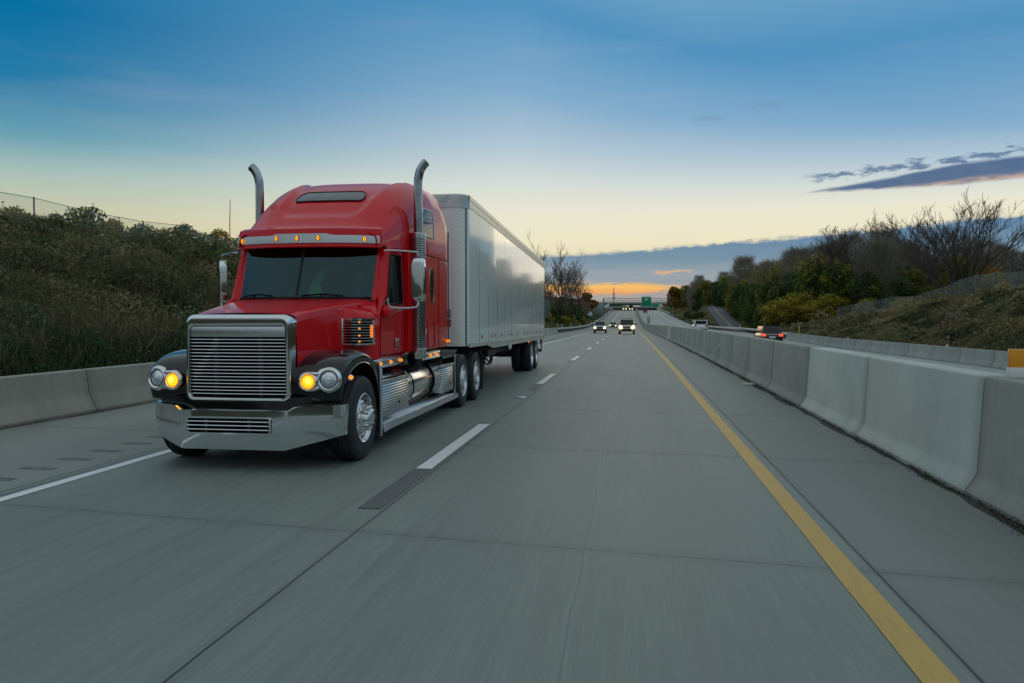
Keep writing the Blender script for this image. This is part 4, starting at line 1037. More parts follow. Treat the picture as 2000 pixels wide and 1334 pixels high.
# ---------------- fuel tanks, tool boxes, step
rib = bpy.data.materials.new('ribbed_aluminium'); rib.use_nodes = True
b_ = NB(rib.node_tree); p_ = rib.node_tree.nodes['Principled BSDF']; oc = b_.new('ShaderNodeTexCoord').outputs['Object']; ox, oy, oz = b_.xyz(oc)
p_.inputs['Metallic'].default_value = 1; p_.inputs['Roughness'].default_value = .26; p_.inputs['Base Color'].default_value = (.62,.65,.66,1)
bn = b_.new('ShaderNodeBump'); bn.inputs['Strength'].default_value = .32; bn.inputs['Distance'].default_value = .012
b_.l.new(b_.m('SINE', b_.mul(oz, 2*PI/.036)), bn.inputs['Height']); b_.l.new(bn.outputs[0], p_.inputs['Normal'])
for s_ in (1,-1):
    tk = empty('fuel_tank', (0,0,0)); tk.parent = truck
    m = MB(); m.lathe([(1.05,.001),(1.06,.20),(1.08,.27),(1.12,.305),(1.2,.325),(4.35,.325),(4.40,.30),(4.44,.2),(4.45,.001)], 48, 'Y', (s_*.865,0,.70)); m.build('tank_shell', alu, tk, ang=50)
    for y in (2.28,2.36,3.58,3.66):
        m = MB(); m.lathe([(y-.022,.326),(y-.022,.336),(y+.022,.336),(y+.022,.326)], 48, 'Y', (s_*.865,0,.70)); m.build('strap', dark if int(y*100)%2==0 else chrome, tk)
    m = MB(); m.lathe([(.99,.05),(1.06,.05),(1.075,.03),(1.08,.001)], 18, 'Z', (s_*.93,3.32,0)); m.build('filler_cap', frame_m, tk)
    for y0,y1,lbl in ((.72,2.02,1),(4.22,5.05,2)):
        m = MB(); xo = s_*1.21; m.box(min(s_*.66,xo),max(s_*.66,xo),y0,y1,.42,.86,.012); tb = m.build('tool_box', rib, truck)
        m = MB(); m.box(min(s_*.64,s_*1.225),max(s_*.64,s_*1.225),y0-.01,y1+.01,.865,.925,.01); m.build('box_lid', alu, tb)
        m = MB(); yc = (y0+y1)/2+.15; m.disc((s_*1.213,yc,.56),(s_,.0001,0),.045,20,.004); m.build('latch', chrome, tb)
        m = MB(); m.disc((s_*1.219,yc,.56),(s_,.0001,0),.024,16,.002); m.build('latch_keyhole', dark, tb)
    m = MB(); m.box(min(s_*.92,s_*1.22),max(s_*.92,s_*1.22),.80,5.40,.285,.325,.008)
    m.grid([[(s_*1.222,1.1,.325),(s_*1.222,5.40,.325)],[(s_*1.228,1.1,.24),(s_*1.228,5.40,.24)],[(s_*1.15,1.15,.19),(s_*1.15,5.36,.19)]])
    m.grid([[(s_*1.222,.74,.32),(s_*1.222,1.1,.325)],[(s_*1.222,.80,.22),(s_*1.228,1.1,.24)]])
    st2 = m.build('running_board', alu, truck)
    m = MB()
    for k in range(6): m.tube([(s_*(.96+k*.045),.85,.329),(s_*(.96+k*.045),5.36,.329)], .006, 5)
    m.build('tread', chrome_b, st2)
    # flap behind the front wheel, quarter fender ahead of drive wheels
    m = MB(); m.grid([[(s_*.70,.66,1.15),(s_*1.20,.66,1.15)],[(s_*.70,.68,.7),(s_*1.215,.68,.7)],[(s_*.75,.72,.20),(s_*1.21,.72,.20)]]); m.box(min(s_*1.19,s_*1.222),max(s_*1.19,s_*1.222),.655,.735,.19,1.08,.008); m.build('splash_guard', chrome_b, truck)
    m = MB(); m.grid([[(s_*.60,5.34,z),(s_*1.17,5.34,z)] for z in (.35,1.0)]); m.grid([[(s_*.60,5.34,1.0),(s_*1.17,5.34,1.0)],[(s_*.60,5.42,1.10),(s_*1.17,5.42,1.10)],[(s_*.60,5.6,1.14),(s_*1.17,5.6,1.14)]]); m.box(min(s_*.45,s_*1.15),max(s_*.45,s_*1.15),4.45,5.6,1.02,1.06); m.build('quarter_fender', material('navy_paint',(.012,.018,.030),.3,coat=.6), truck)
    m = MB(); m.box(min(s_*1.16,s_*1.185),max(s_*1.16,s_*1.185),5.325,5.365,.34,1.06,.006); m.build('fender_trim', chrome, truck)
    m = MB(); m.box(min(s_*.62,s_*1.22),max(s_*.62,s_*1.22),7.98,8.0,.16,.95); m.build('mud_flap', rubber, truck)
# antenna on the far side
m = MB(); m.tube([(-1.22,1.3,2.66),(-1.22,1.3,3.1),(-1.215,1.31,3.45)], [.008,.006,.004], 6); m.build('antenna', material('antenna_red',(.20,.06,.04),.5), truck)
# Driver
def skin_body(name, joints, bones, mat, parent=None):
    me = bpy.data.meshes.new(name); me.from_pydata([j[0] for j in joints], bones, []); me.materials.append(mat)
    o = bpy.data.objects.new(name, me); COL.objects.link(o)
    md = o.modifiers.new('skin', 'SKIN'); o.modifiers.new('sub', 'SUBSURF').levels = 1
    for i, j in enumerate(joints): me.skin_vertices[0].data[i].radius = (j[1], j[1]*(j[2] if len(j) > 2 else 1))
    me.skin_vertices[0].data[0].use_root = True
    if parent: o.parent = parent
    return o
drv = empty('person', (TX+.52, TY+1.80, 1.60), 0, 'driver in dark clothing seated behind the truck windshield with both hands on the wheel', 'person')
J = [((0,.08,.05),.16,.8),((0,.10,.25),.15,.75),((0,.08,.48),.17,.65),((0,.07,.60),.07),((0,.05,.66),.055),
     ((.20,.08,.54),.07),((.25,-.12,.34),.052),((.16,-.42,.42),.040),((-.20,.08,.54),.07),((-.25,-.12,.34),.052),((-.16,-.42,.42),.040),
     ((.11,-.05,.03),.10),((.14,-.42,.0),.08),((.14,-.48,-.28),.06),((-.11,-.05,.03),.10),((-.14,-.42,.0),.08),((-.14,-.48,-.28),.06)]
Bn = [(0,1),(1,2),(2,3),(3,4),(2,5),(5,6),(6,7),(2,8),(8,9),(9,10),(0,11),(11,12),(12,13),(0,14),(14,15),(15,16)]
skin_body('body', J, Bn, material('dark_jacket', (.03,.035,.045), .9), drv)
m = MB(); rings = []
for k in range(13):
    t = k/12; z = .64+.25*t; rx = .078*math.sin(PI*min(1,t*.93+.07))**.55; ry = .098*math.sin(PI*min(1,t*.93+.07))**.6
    rings.append([(rx*math.cos(2*PI*j/16), .03+ry*math.sin(2*PI*j/16)-(.012 if (j==12 and k in(4,5)) else 0)*1.0, z) for j in range(16)])
m.loft(rings); m.tube([(0,-.062,.79),(0,-.088,.755),(0,-.07,.745)], [.010,.017,.010], 6)
for s_ in (1,-1): m.disc((s_*.078,.035,.765),(s_,0.001,0),.03,10,.012,rx=.018)
skin = material('skin', (.42,.24,.17), .6)
m.build('head', skin, drv)
m = MB(); rings = [[(.083*math.cos(2*PI*j/16)*q, .045+.103*math.sin(2*PI*j/16)*q, z) for j in range(16)] for z, q in ((.80,1),(.85,.98),(.885,.75),(.90,.3))]; m.loft(rings); m.box(-.07,.07,-.14,-.03,.815,.828,.005); m.build('cap', material('dark_cap',(.02,.02,.03),.9), drv)
for s_ in (1,-1):
    m = MB(); hx = s_*.165; m.tube([(hx,-.40,.425),(hx+s_*.005,-.45,.44),(hx,-.485,.445)], [.030,.040,.030], 8)
    for q in range(4): m.tube([(hx+s_*.012,-.475,.425+q*.018),(hx+s_*.030,-.515,.428+q*.018),(hx+s_*.012,-.535,.43+q*.018),(hx-s_*.008,-.525,.43+q*.018)], [.010,.009,.0085,.007], 6, smooth=2)
    m.tube([(hx-s_*.02,-.44,.45),(hx-s_*.035,-.47,.47),(hx-s_*.02,-.50,.475)], [.012,.010,.008], 6); m.build('hand', skin, drv)
vest = MB()
vest.grid([[(.00,.0,.30),(.10,.0,.31)],[(-.06,-.01,.20),(.07,-.02,.20)],[(-.15,-.01,.10),(-.02,-.03,.08)],[(-.20,.0,-.02),(.0,-.02,-.05)],[(-.21,0,-.12),(-.02,-.02,-.13)]])
vo = vest.build('safety_vest', material('hi_vis_green', (.25,.95,.30), .8, emit=None, bump=.3)); vo.location = (TX-.02, TY+1.75, 2.18)
tag(vo, 'bright green high visibility vest hanging behind the middle of the truck windshield', 'vest')

# ------------------------------------------------------------------ trailer
trl = empty('box_trailer', (TX, 15.45, 0), 0, 'long white box trailer with riveted panel seams behind the red truck', 'trailer')
LT = 14.36
def ztop(y): return 4.19-.026*y
def zbot(y): return 1.185-.008*y
tw = bpy.data.materials.new('trailer_skin'); tw.use_nodes = True
b_ = NB(tw.node_tree); p_ = tw.node_tree.nodes['Principled BSDF']; oc = b_.new('ShaderNodeTexCoord').outputs['Object']; ox, oy, oz = b_.xyz(oc)
p_.inputs['Roughness'].default_value = .10; p_.inputs['Coat Weight'].default_value = .75; p_.inputs['Coat Roughness'].default_value = .05; p_.inputs['Specular IOR Level'].default_value = .12
fy = b_.m('FRACT', b_.m('DIVIDE', b_.sub(oy, 1.30), 1.172)); dd = b_.mul(b_.m('MINIMUM', fy, b_.sub(1.0, fy)), 1.172)
seam = b_.ss(dd, .026, .014)
dr_ = b_.m('ABSOLUTE', b_.sub(dd, .045)); fz = b_.m('ABSOLUTE', b_.sub(b_.m('FRACT', b_.m('DIVIDE', oz, .09)), .5))
rv = b_.mul(b_.ss(dr_, .012, .006), b_.ss(fz, .16, .09))
dirt = b_.noise(b_.vec(b_.mul(oy, 1.2), ox, b_.mul(oz, .5)), 1.2, 6, .65); low = b_.ss(oz, 1.75, 1.1)
c = b_.mix(b_.mul(b_.ss(dirt, .45, .75), .25), (.90,.97,.93), (.80,.86,.82))
c = b_.mix(b_.mul(low, .25), c, (.58,.57,.48))
c = b_.mix(b_.mul(seam, .95), c, (.07,.08,.085)); c = b_.mix(b_.mul(rv, .45), c, (.25,.26,.27))
b_.l.new(c, p_.inputs['Base Color']); b_.l.new(b_.add(.09, b_.mul(dirt, .12)), p_.inputs['Roughness'])
bn = b_.new('ShaderNodeBump'); bn.inputs['Strength'].default_value = .25; bn.inputs['Distance'].default_value = .01
wv = b_.noise(b_.vec(b_.mul(oy, 1.4), 0, b_.mul(oz, .5)), 1.0, 2, .5)
b_.l.new(b_.add(b_.mul(wv, 1.0), b_.sub(b_.mul(rv, .25), b_.mul(seam, .5))), bn.inputs['Height']); b_.l.new(bn.outputs[0], p_.inputs['Normal'])
HWT = 1.275
def plan(inset=0.0):
    r_ = .27; pts = []
    for cx_, cy_, a0 in ((HWT-r_, r_, -90), ):
        for k in range(7): a = R(a0+90*k/6); pts.append((cx_+(r_-inset)*math.cos(a), cy_+(r_-inset)*math.sin(a)))
    pts.append((HWT-inset, LT*.25)); pts.append((HWT-inset, LT*.5)); pts.append((HWT-inset, LT*.75)); pts.append((HWT-inset, LT-inset))
    left_ = [(-x, y) for x, y in reversed(pts)]
    return pts+left_
pl = plan()
m = MB(); m.grid([[(x,y,zbot(y)+(ztop(y)-zbot(y))*t) for x, y in pl] for t in (0,.33,.66,1)], closed_u=True); m.cap([(x,y,ztop(y)) for x,y in pl]); m.cap([(x,y,zbot(y)) for x,y in pl], True)
tb = m.build('trailer_body', tw, trl, ang=30)
def band(z0f, z1f, off):
    pl2 = plan(-off); return [[(x,y,f(y)) for x, y in pl2] for f in (z0f, z0f, z1f, z1f)]
rail_m = bpy.data.materials.new('rail_aluminium'); rail_m.use_nodes = True
b_ = NB(rail_m.node_tree); p_ = rail_m.node_tree.nodes['Principled BSDF']; oc = b_.new('ShaderNodeTexCoord').outputs['Object']; ox, oy, oz = b_.xyz(oc)
fy = b_.m('ABSOLUTE', b_.sub(b_.m('FRACT', b_.m('DIVIDE', oy, .165)), .5)); zz = b_.add(oz, b_.mul(oy, .008)); dz1 = b_.m('MINIMUM', b_.m('ABSOLUTE', b_.sub(zz, 1.13)), b_.m('ABSOLUTE', b_.sub(zz, 1.175)))
hol = b_.mul(b_.ss(fy, .14, .10), b_.mul(b_.ss(dz1, .016, .010), b_.ss(oy, 2.0, 2.05)))
fy2 = b_.m('ABSOLUTE', b_.sub(b_.m('FRACT', b_.m('DIVIDE', oy, .06)), .5)); hol2 = b_.mul(b_.ss(fy2, .2, .1), b_.ss(b_.m('ABSOLUTE', b_.sub(b_.add(oz, b_.mul(oy,.026)), 4.02)), .016, .008))
nn = b_.noise(oc, 2.0, 5, .6)
b_.l.new(b_.mix(b_.m('MAXIMUM', hol, b_.mul(hol2,.6)), b_.mix(nn, (.62,.60,.50), (.80,.78,.66)), (.05,.05,.045)), p_.inputs['Base Color']); p_.inputs['Metallic'].default_value = .35; p_.inputs['Roughness'].default_value = .30
m = MB(); m.grid([[(HWT-.01,y,zbot(y)-.085*float(sstep((y-2.2)/.8))-.03),(HWT+.012,y,zbot(y)-.085*float(sstep((y-2.2)/.8))-.028),(HWT+.012,y,zbot(y)+.055),(HWT-.01,y,zbot(y)+.058)] for y in (.2,1,1.8,2.2,2.6,3.0,5,8,11,LT)])
m.grid([[(-HWT+.01,y,zbot(y)-.10),(-HWT-.012,y,zbot(y)-.10),(-HWT-.012,y,zbot(y)+.055),(-HWT+.01,y,zbot(y)+.058)] for y in (.2,3.0,5,8,11,LT)])
m.build('bottom_rail', rail_m, trl)
m = MB()
for s_ in (1,-1): m.grid([[(s_*(HWT-.01),y,ztop(y)-.225),(s_*(HWT+.010),y,ztop(y)-.22),(s_*(HWT+.012),y,ztop(y)-.09),(s_*(HWT+.020),y,ztop(y)-.085),(s_*(HWT+.018),y,ztop(y)+.005),(s_*(HWT-.05),y,ztop(y)+.014)] for y in (.2,4,8,11,LT)])
m.build('top_rail', rail_m, trl)
m = MB(); p0, p1 = plan(-.012)[:7], plan(.03)[:7]
for sgn in (1,-1):
    m.grid([[(sgn*x,y,z) for x,y in p0] for z in (ztop(0)-.26,ztop(0)-.02)]+[[(sgn*x,y,ztop(0)+.016) for x,y in p1]])
m.grid([[(-HWT+.27,-.012,ztop(0)-.26),(HWT-.27,-.012,ztop(0)-.26)],[(-HWT+.27,-.012,ztop(0)-.02),(HWT-.27,-.012,ztop(0)-.02)],[(-HWT+.2,.03,ztop(0)+.016),(HWT-.2,.03,ztop(0)+.016)]])
m.build('top_cap', material('dull_aluminium',(.66,.69,.70),.35,.8,var=.2,vscale=3), trl)
# front fittings: rivet column, hose box, reflectors
m = MB()
for sgn in (1,-1):
    for z in np.arange(1.35,3.9,.09): m.disc((sgn*(HWT-.30),-.002,z),(0.0001,-1,0),.006,8,.004)
m.build('rivets', frame_m, tb)
m = MB(); rframe(m,.70,.86,2.93,3.17,.03,.010,-.004,-.012); m.build('placard_holder', frame_m, trl)
for s_ in (-1,1):
    m = MB(); m.box(min(s_*.72,s_*.95),max(s_*.72,s_*.95),-.010,-.004,1.58,1.72); m.box(min(s_*.80,s_*.86),max(s_*.80,s_*.86),-.010,-.004,1.84,1.88); m.build('front_reflector', red_r, trl)
    m = MB(); m.box(min(s_*.72,s_*.95),max(s_*.72,s_*.95),-.010,-.004,1.76,1.92); m.build('hose_box', material('grey_plate',(.25,.27,.29),.5), trl)
m = MB()
for y in (1.62,2.85,3.3,4.3,5.6,6.05,7.2,8.6,9.1,10.2,11.3,11.8,12.9,13.7): m.box(HWT+.0015,HWT+.0045,y-.07,y+.07,zbot(y)+.14,zbot(y)+.20)
m.build('side_reflectors', red_r, trl)
m = MB()
for y in (1.0,4.75,7.7,10.7,13.3): m.box(HWT+.0015,HWT+.0045,y-.03,y+.03,zbot(y)+.35,zbot(y)+.385)
m.build('small_decals', material('decal_white',(.8,.8,.78),.4), trl)
m = MB(); m.disc((HWT+.014,9.6,zbot(9.6)-.13),(1,.0001,0),.03,14,.02,rx=.05); m.build('side_marker', amber_hot, trl)
m = MB(); m.disc((HWT+.02,.24,ztop(0)-.02),(1,-.5,0),.018,12,.012); m.build('corner_marker', amber, trl)
# underframe
m = MB(); m.box(-.45,.45,.3,LT-.4,.98,1.09); 
for y in np.arange(.6,LT,.6): m.box(-1.22,1.22,y,y+.05,1.0,1.08)
for s_ in (1,-1):
    m.box(min(s_*.50,s_*.62),max(s_*.50,s_*.62),2.9,3.05,.42,1.0); m.box(min(s_*.44,s_*.70),max(s_*.44,s_*.70),2.85,3.1,.38,.42)
m.box(-.5,.5,8.3,13.6,.86,1.0); m.box(-.95,.95,10.68,10.82,.45,.6); m.box(-.95,.95,11.98,12.12,.45,.6); m.box(-.6,.6,7.2,9.9,.72,.98); m.box(.3,.9,4.4,5.6,.76,1.0)
m.build('underframe', frame_m, trl, smooth=False)
m = MB(); m.tube([(.9,3.2,.95),(.95,4.0,.72),(.9,4.8,.58),(.8,5.6,.68),(.7,6.3,.90)], .025, 7, smooth=4); m.tube([(.8,3.4,.9),(.85,4.3,.62),(.8,5.2,.55),(.7,6.0,.85)], .02, 7, smooth=4); m.build('air_hoses', rubber, trl)
for s_ in (1,-1):
    for yy in (10.75,12.05): 
        w_ = wheel(trl, s_*1.10, yy, s_, False, True); w_.location.z = .50
m = MB(); m.tube([(-1.15,LT-.05,1.05),(-1.15,LT+.10,.52),(1.15,LT+.10,.52),(1.15,LT-.05,1.05)], .055, 6); m.tube([(-.5,LT-.05,1.0),(-.5,LT+.10,.54)], .04, 6); m.tube([(.5,LT-.05,1.0),(.5,LT+.10,.54)], .04, 6); m.build('underride_guard', frame_m, trl)
# ------------------------------------------------------------------ guardrails, fences, delineators
galv = material('galvanised_steel', (.50,.53,.54), .42, .85, var=.2, vscale=4)
fgalv = material('dull_galvanised', (.22,.26,.28), .65, .3, var=.2, vscale=4)
galv_d = material('weathered_post', (.20,.21,.21), .7, .3, var=.3)
def guardrail(name, x, y0, y1, side, label, zf=lambda y: 0, step=3.81, xf=None, maxposts=90):
    root = empty(name, (x, y0, float(rz(y0)+zf(y0))), 0, label, 'guardrail')
    px_ = (lambda y: x) if xf is None else xf
    prof = [(-.03,.40),(.04,.44),(.04,.48),(-.02,.52),(-.02,.55),(.04,.59),(.04,.63),(-.03,.67),(-.045,.67)]
    yy = np.arange(y0, y1, 3.0); m = MB()
    m.grid([[(px_(y)-x+side*a, y-y0, float(rz(y)+zf(y))-root.location.z+z+.05) for a, z in prof] for y in yy]); m.build('rail', galv, root, ang=50)
    pm = MB().box(-.05,.05,-.07,.07,-.3,.70); p0 = pm.build('post', galv_d, root, smooth=False); n = 0; y = y0+.5
    while y < y1 and n < maxposts:
        p_ = p0 if n == 0 else p0.copy()
        if n: COL.objects.link(p_); p_.parent = root
        p_.location = (px_(y)-x-side*.12, y-y0, float(rz(y)+zf(y))-root.location.z); n += 1; y += step
    return root
guardrail('guardrail', -10.35, 112, 460, 1, 'long galvanised guardrail on the left shoulder beyond the low concrete barrier')
guardrail('guardrail', 17.2, 90, 215, -1, 'galvanised guardrail beyond the opposite lanes, behind the black suv and the white van', zf=opp)
guardrail('guardrail', 17.4, 330, 470, -1, 'far guardrail climbing to the bridge abutment on the right', zf=opp)
chain = bpy.data.materials.new('chain_link'); chain.use_nodes = True
b_ = NB(chain.node_tree); p_ = chain.node_tree.nodes['Principled BSDF']; pos = b_.new('ShaderNodeNewGeometry').outputs['Position']; X_, Y_, Z_ = b_.xyz(pos)
p_.inputs['Base Color'].default_value = (.30,.38,.40,1); p_.inputs['Metallic'].default_value = .2; p_.inputs['Roughness'].default_value = .5
hyp = b_.add(Y_, b_.mul(X_, .4))
l1 = b_.m('ABSOLUTE', b_.sub(b_.m('FRACT', b_.m('DIVIDE', b_.add(hyp, Z_), .075)), .5)); l2 = b_.m('ABSOLUTE', b_.sub(b_.m('FRACT', b_.m('DIVIDE', b_.sub(hyp, Z_), .075)), .5))
b_.l.new(b_.m('MULTIPLY', b_.m('GREATER_THAN', b_.m('MAXIMUM', l1, l2), .445), 1.0), p_.inputs['Alpha'])
def fence(pts, h, label, gap=3.05):
    root = empty('chain_link_fence', (pts[0][0], pts[0][1], float(terrain(*pts[0][:2]))), 0, label, 'fence')
    o = Vector(root.location); P = []
    for (a, b2) in zip(pts[:-1], pts[1:]):
        d = math.dist(a, b2); n = max(1, int(d/gap))
        for k in range(n): t = k/n; P.append((a[0]*(1-t)+b2[0]*t, a[1]*(1-t)+b2[1]*t))
    P.append(pts[-1]); P = [Vector((x, y, float(terrain(x, y))))-o for x, y in P]
    m = MB(); m.grid([[tuple(p+Vector((0,0,z))) for p in P] for z in (.05, h)]); m.build('mesh_panel', chain, root, smooth=False)
    m = MB(); m.tube([tuple(p+Vector((0,0,h))) for p in P], .014, 6); m.build('top_rail', fgalv, root)
    pm = MB().tube([(0,0,-.3),(0,0,h+.05)], .035, 8).build('post', fgalv, root)
    for i, p in enumerate(P):
        q = pm if i == 0 else pm.copy()
        if i: COL.objects.link(q); q.parent = root
        q.location = p
fence([(-26.2,y) for y in (12,24,36,48,62,80,100)], 1.95, 'chain link fence along the crest of the brushy left bank')
fence([(28.5,44),(28.6,62),(28.5,78),(27.5,92),(25.5,104)], 1.75, 'chain link fence climbing the grassy slope on the right in front of the woods')
# delineators
def post_thing(name, x, y, z, h, w, mats, label, cat, group=None, top=None):
    root = empty(name, (x, y, z), 0, label, cat, group)
    MB().box(-w/2,w/2,-.02,.02,-.1,h,.005).build('post', mats[0], root)
    if top: MB().box(-w/2-.01,w/2+.01,-.03,.0,h-top,h+.02,.005).build('reflector', mats[1], root)
    return root
pw = material('white_plastic', (.75,.77,.76), .4); py_ = material('yellow_plastic', (.70,.50,.06), .45); por = material('orange_sheeting', (.80,.33,.015), .35)
for i, y in enumerate((118,126,146,171,196,221)):
    post_thing('delineator_post', -10.7, y, float(rz(y))+.3, .95, .10, (py_ if i == 0 else pw, white_r), 'yellow marker post just behind the near end of the left guardrail' if i == 0 else 'slim white marker post behind the left guardrail', 'marker post', 'marker posts behind the left guardrail', .12)
for i, y in enumerate((88,101,112,134)):
    post_thing('delineator_post', 17.7, y, float(rz(y)+opp(y))+.3, .95 if i else 1.15, .10, (py_ if i == 0 else pw, white_r), 'yellow marker post beside the black suv, behind the opposite guardrail' if i == 0 else 'slim white marker post behind the opposite guardrail', 'marker post', 'marker posts behind the right guardrail', .12)
od = empty('barrier_reflector', (3.60, 8.20, 1.185), 0, 'orange reflector panel on a white base atop the median barrier at the right edge', 'reflector')
MB().box(-.03,.22,-.04,.04,0,.10,.006).build('base', pw, od); MB().box(-.03,.24,-.03,.02,.10,.275,.006).build('panel', por, od)
for i, (x, y, h, op_) in enumerate(((3.62,31.6,1.18,0),(16.98,46.1,.795,1),(16.98,66.,.795,1))):
    z = float(rz(y)+(opp(y) if op_ else 0))+h-.02
    r_ = empty('reflector_tab', (x, y, z), 0, ['small white reflector tab on the near side of the median barrier','small white reflector tab on the nearer part of the far low barrier','small white reflector tab on the farther part of the far low barrier'][i], 'reflector')
    if i == 0: r_.location = (3.43, 31.6, z-.55)
    MB().box(-.05,.05,-.05,.05,0,.12,.01).build('tab', pw, r_)
for i, (x, y) in enumerate(((-2.36,17.24),(-2.36,39.4))):
    r_ = empty('pavement_marker', (x, y, float(rz(y))+.004), 0, ['small square white reflective marker set in the lane line, nearest one','second square reflective marker in the lane line, farther down the road'][i], 'road marker')
    MB().box(-.10,.10,-.16,.16,0,.012,.004).build('casting', galv, r_); MB().box(-.05,.05,-.05,.05,.012,.028,.006).build('reflector', white_r, r_)
mb = MB(); mb.grid([[(.16*math.cos(t)*q*(1+.3*math.sin(3*t)), .13*math.sin(t)*q, z) for t in [2*PI*k/12 for k in range(12)]] for q, z in ((1,0),(.95,.03),(.6,.06),(.1,.065))], closed_u=True)
rk = mb.build('rubble', bar_light); rk.location = (3.05, 21.3, 0); tag(rk, 'pale chip of broken concrete lying at the toe of the median barrier', 'rubble')

# ------------------------------------------------------------------ signs and gantry
green = material('sign_green', (.0,.28,.17), .4, emit=(0,.20,.12), estr=.0); sgrey = material('sign_back', (.28,.34,.38), .5, .5, var=.1); swhite = material('sign_white', (.80,.84,.82), .4)
steel_d = material('gantry_steel', (.10,.12,.14), .6, .4, var=.2)
g = empty('sign_gantry', (0,350,2.7), 0, 'dark truss gantry spanning both carriageways in front of the overpass', 'gantry')
m = MB()
for x in (-11.6,17.2):
    m.box(x-.22,x+.22,-.25,.25,-1,7.4)
m.build('post', steel_d, g, smooth=False)
m = MB()
for z in (6.2,7.3):
    for y in (-.45,.45): m.box(-11.8,17.4,y-.07,y+.07,z-.08,z+.08)
x = -11.6; k = 0
while x < 17.0:
    for y in (-.45,.45): m.tube([(x,y,6.2 if k%2 else 7.3),(x+1.2,y,7.3 if k%2 else 6.2)], .05, 5)
    x += 1.2; k += 1
m.build('truss', steel_d, g, smooth=False)
sg = empty('highway_sign', (6.85,349.3,6.6), 0, 'large green highway sign hanging from the gantry with a small route shield', 'sign')
MB().box(-2.1,2.1,-.08,0,-.3,4.15,.03).build('panel', green, sg)
m = MB()
for a in ((-2.0,2.0,4.0,4.07),(-2.0,2.0,-.2,-.13),(-2.0,-1.93,-.2,4.07),(1.93,2.0,-.2,4.07)): m.box(a[0],a[1],-.10,-.085,a[2],a[3])
m.build('border', swhite, sg)
m = MB(); m.cap([(x,-.10,z) for x,z in ((-.5,3.6),(.5,3.6),(.48,2.9),(.25,2.55),(0,2.45),(-.25,2.55),(-.48,2.9))]); m.build('route_shield', swhite, sg, smooth=False)
m = MB(); m.box(-.3,.3,-.11,-.102,2.85,3.0); m.box(-.3,.3,-.11,-.102,3.15,3.3); m.build('shield_mark', green, sg)
s2 = empty('exit_sign', (10.7,349.3,6.5), 0, 'lower green exit sign attached to the right of the large green highway sign', 'sign')
MB().box(-1.65,1.65,-.08,0,-.2,1.25,.03).build('panel', green, s2); m = MB()
for a in ((-1.58,1.58,1.13,1.19),(-1.58,1.58,-.14,-.08),(-1.58,-1.52,-.14,1.19),(1.52,1.58,-.14,1.19)): m.box(a[0],a[1],-.10,-.085,a[2],a[3])
m.build('border', swhite, s2); MB().box(.3,1.5,-.08,-.02,1.3,1.9,.02).build('exit_tab', green, s2)
def sign(name, x, y, z, w, h, zb, mats, label, cat='sign', tilt=0, nposts=2):
    r_ = empty(name, (x, y, z), tilt, label, cat)
    MB().box(-w/2,w/2,-.03,.03,zb,zb+h,.02).build('panel', mats[0], r_)
    for k in range(nposts):
        px_ = 0 if nposts == 1 else (-w*.32 if k == 0 else w*.32)
        MB().box(px_-.05,px_+.05,.03,.12,-.8,zb+h*.9).build('post', mats[1], r_)
    return r_
sign('roadside_sign', -11.6,300, float(rz(300)), 3.4,4.6,1.5,(sgrey,galv_d),'large blank grey back of a roadside sign left of the far guardrail', 'sign')
m = MB()
sign('roadside_sign', -11.3,105, float(rz(105))+.4, 1.5,2.5,1.6,(material('dull_sign_grey',(.10,.13,.13),.6),galv_d),'dull grey roadside sign just right of the trailer tail', 'sign', nposts=1)
r_ = sign('mile_marker', 3.6,160, float(rz(160))+1.15, .52,1.35,.25,(green,galv),'small tall green mile marker sign standing on the median barrier', 'mile marker', nposts=1)
m = MB(); m.box(-.12,.12,-.045,-.035,1.2,1.45); m.box(-.12,.12,-.045,-.035,.85,1.05); m.box(-.10,.10,-.045,-.035,.5,.7); m.build('numerals', swhite, r_)
sign('warning_sign', 15.9,430, float(rz(430)), 1.4,1.4,1.6,(py_,galv_d),'small yellow warning sign right of the opposite lanes near the bridge', 'sign', nposts=1)
tank = MB(); tank.lathe([(0,1.25),(.5,1.3),(1.0,1.15),(1.5,.75),(1.75,.01)], 20, 'Z'); to = tank.build('storage_tank', material('pale_blue_shell',(.42,.50,.52),.5)); to.location = (-13.4,258,float(terrain(-13.4,258))+.9)
tag(to, 'small pale domed shell standing in the brush left of the far guardrail', 'tank')
m = MB(); m.box(-.5,.5,-.5,.5,-1,4,.02)
# radio tower
tw_ = empty('lattice_tower', (-16.3,800,4), 0, 'thin lattice tower on the horizon left of the bridge', 'tower')
m = MB(); m.tube([(-.7,0,0),(0,0,28)], .25, 5); m.tube([(.7,0,0),(0,0,28)], .25, 5); m.build('mast', steel_d, tw_); m = MB(); m.box(-2.2,2.2,-.15,.15,17,17.5); m.box(-1.6,1.6,-.15,.15,21,21.5); m.build('cross_arms', steel_d, tw_)

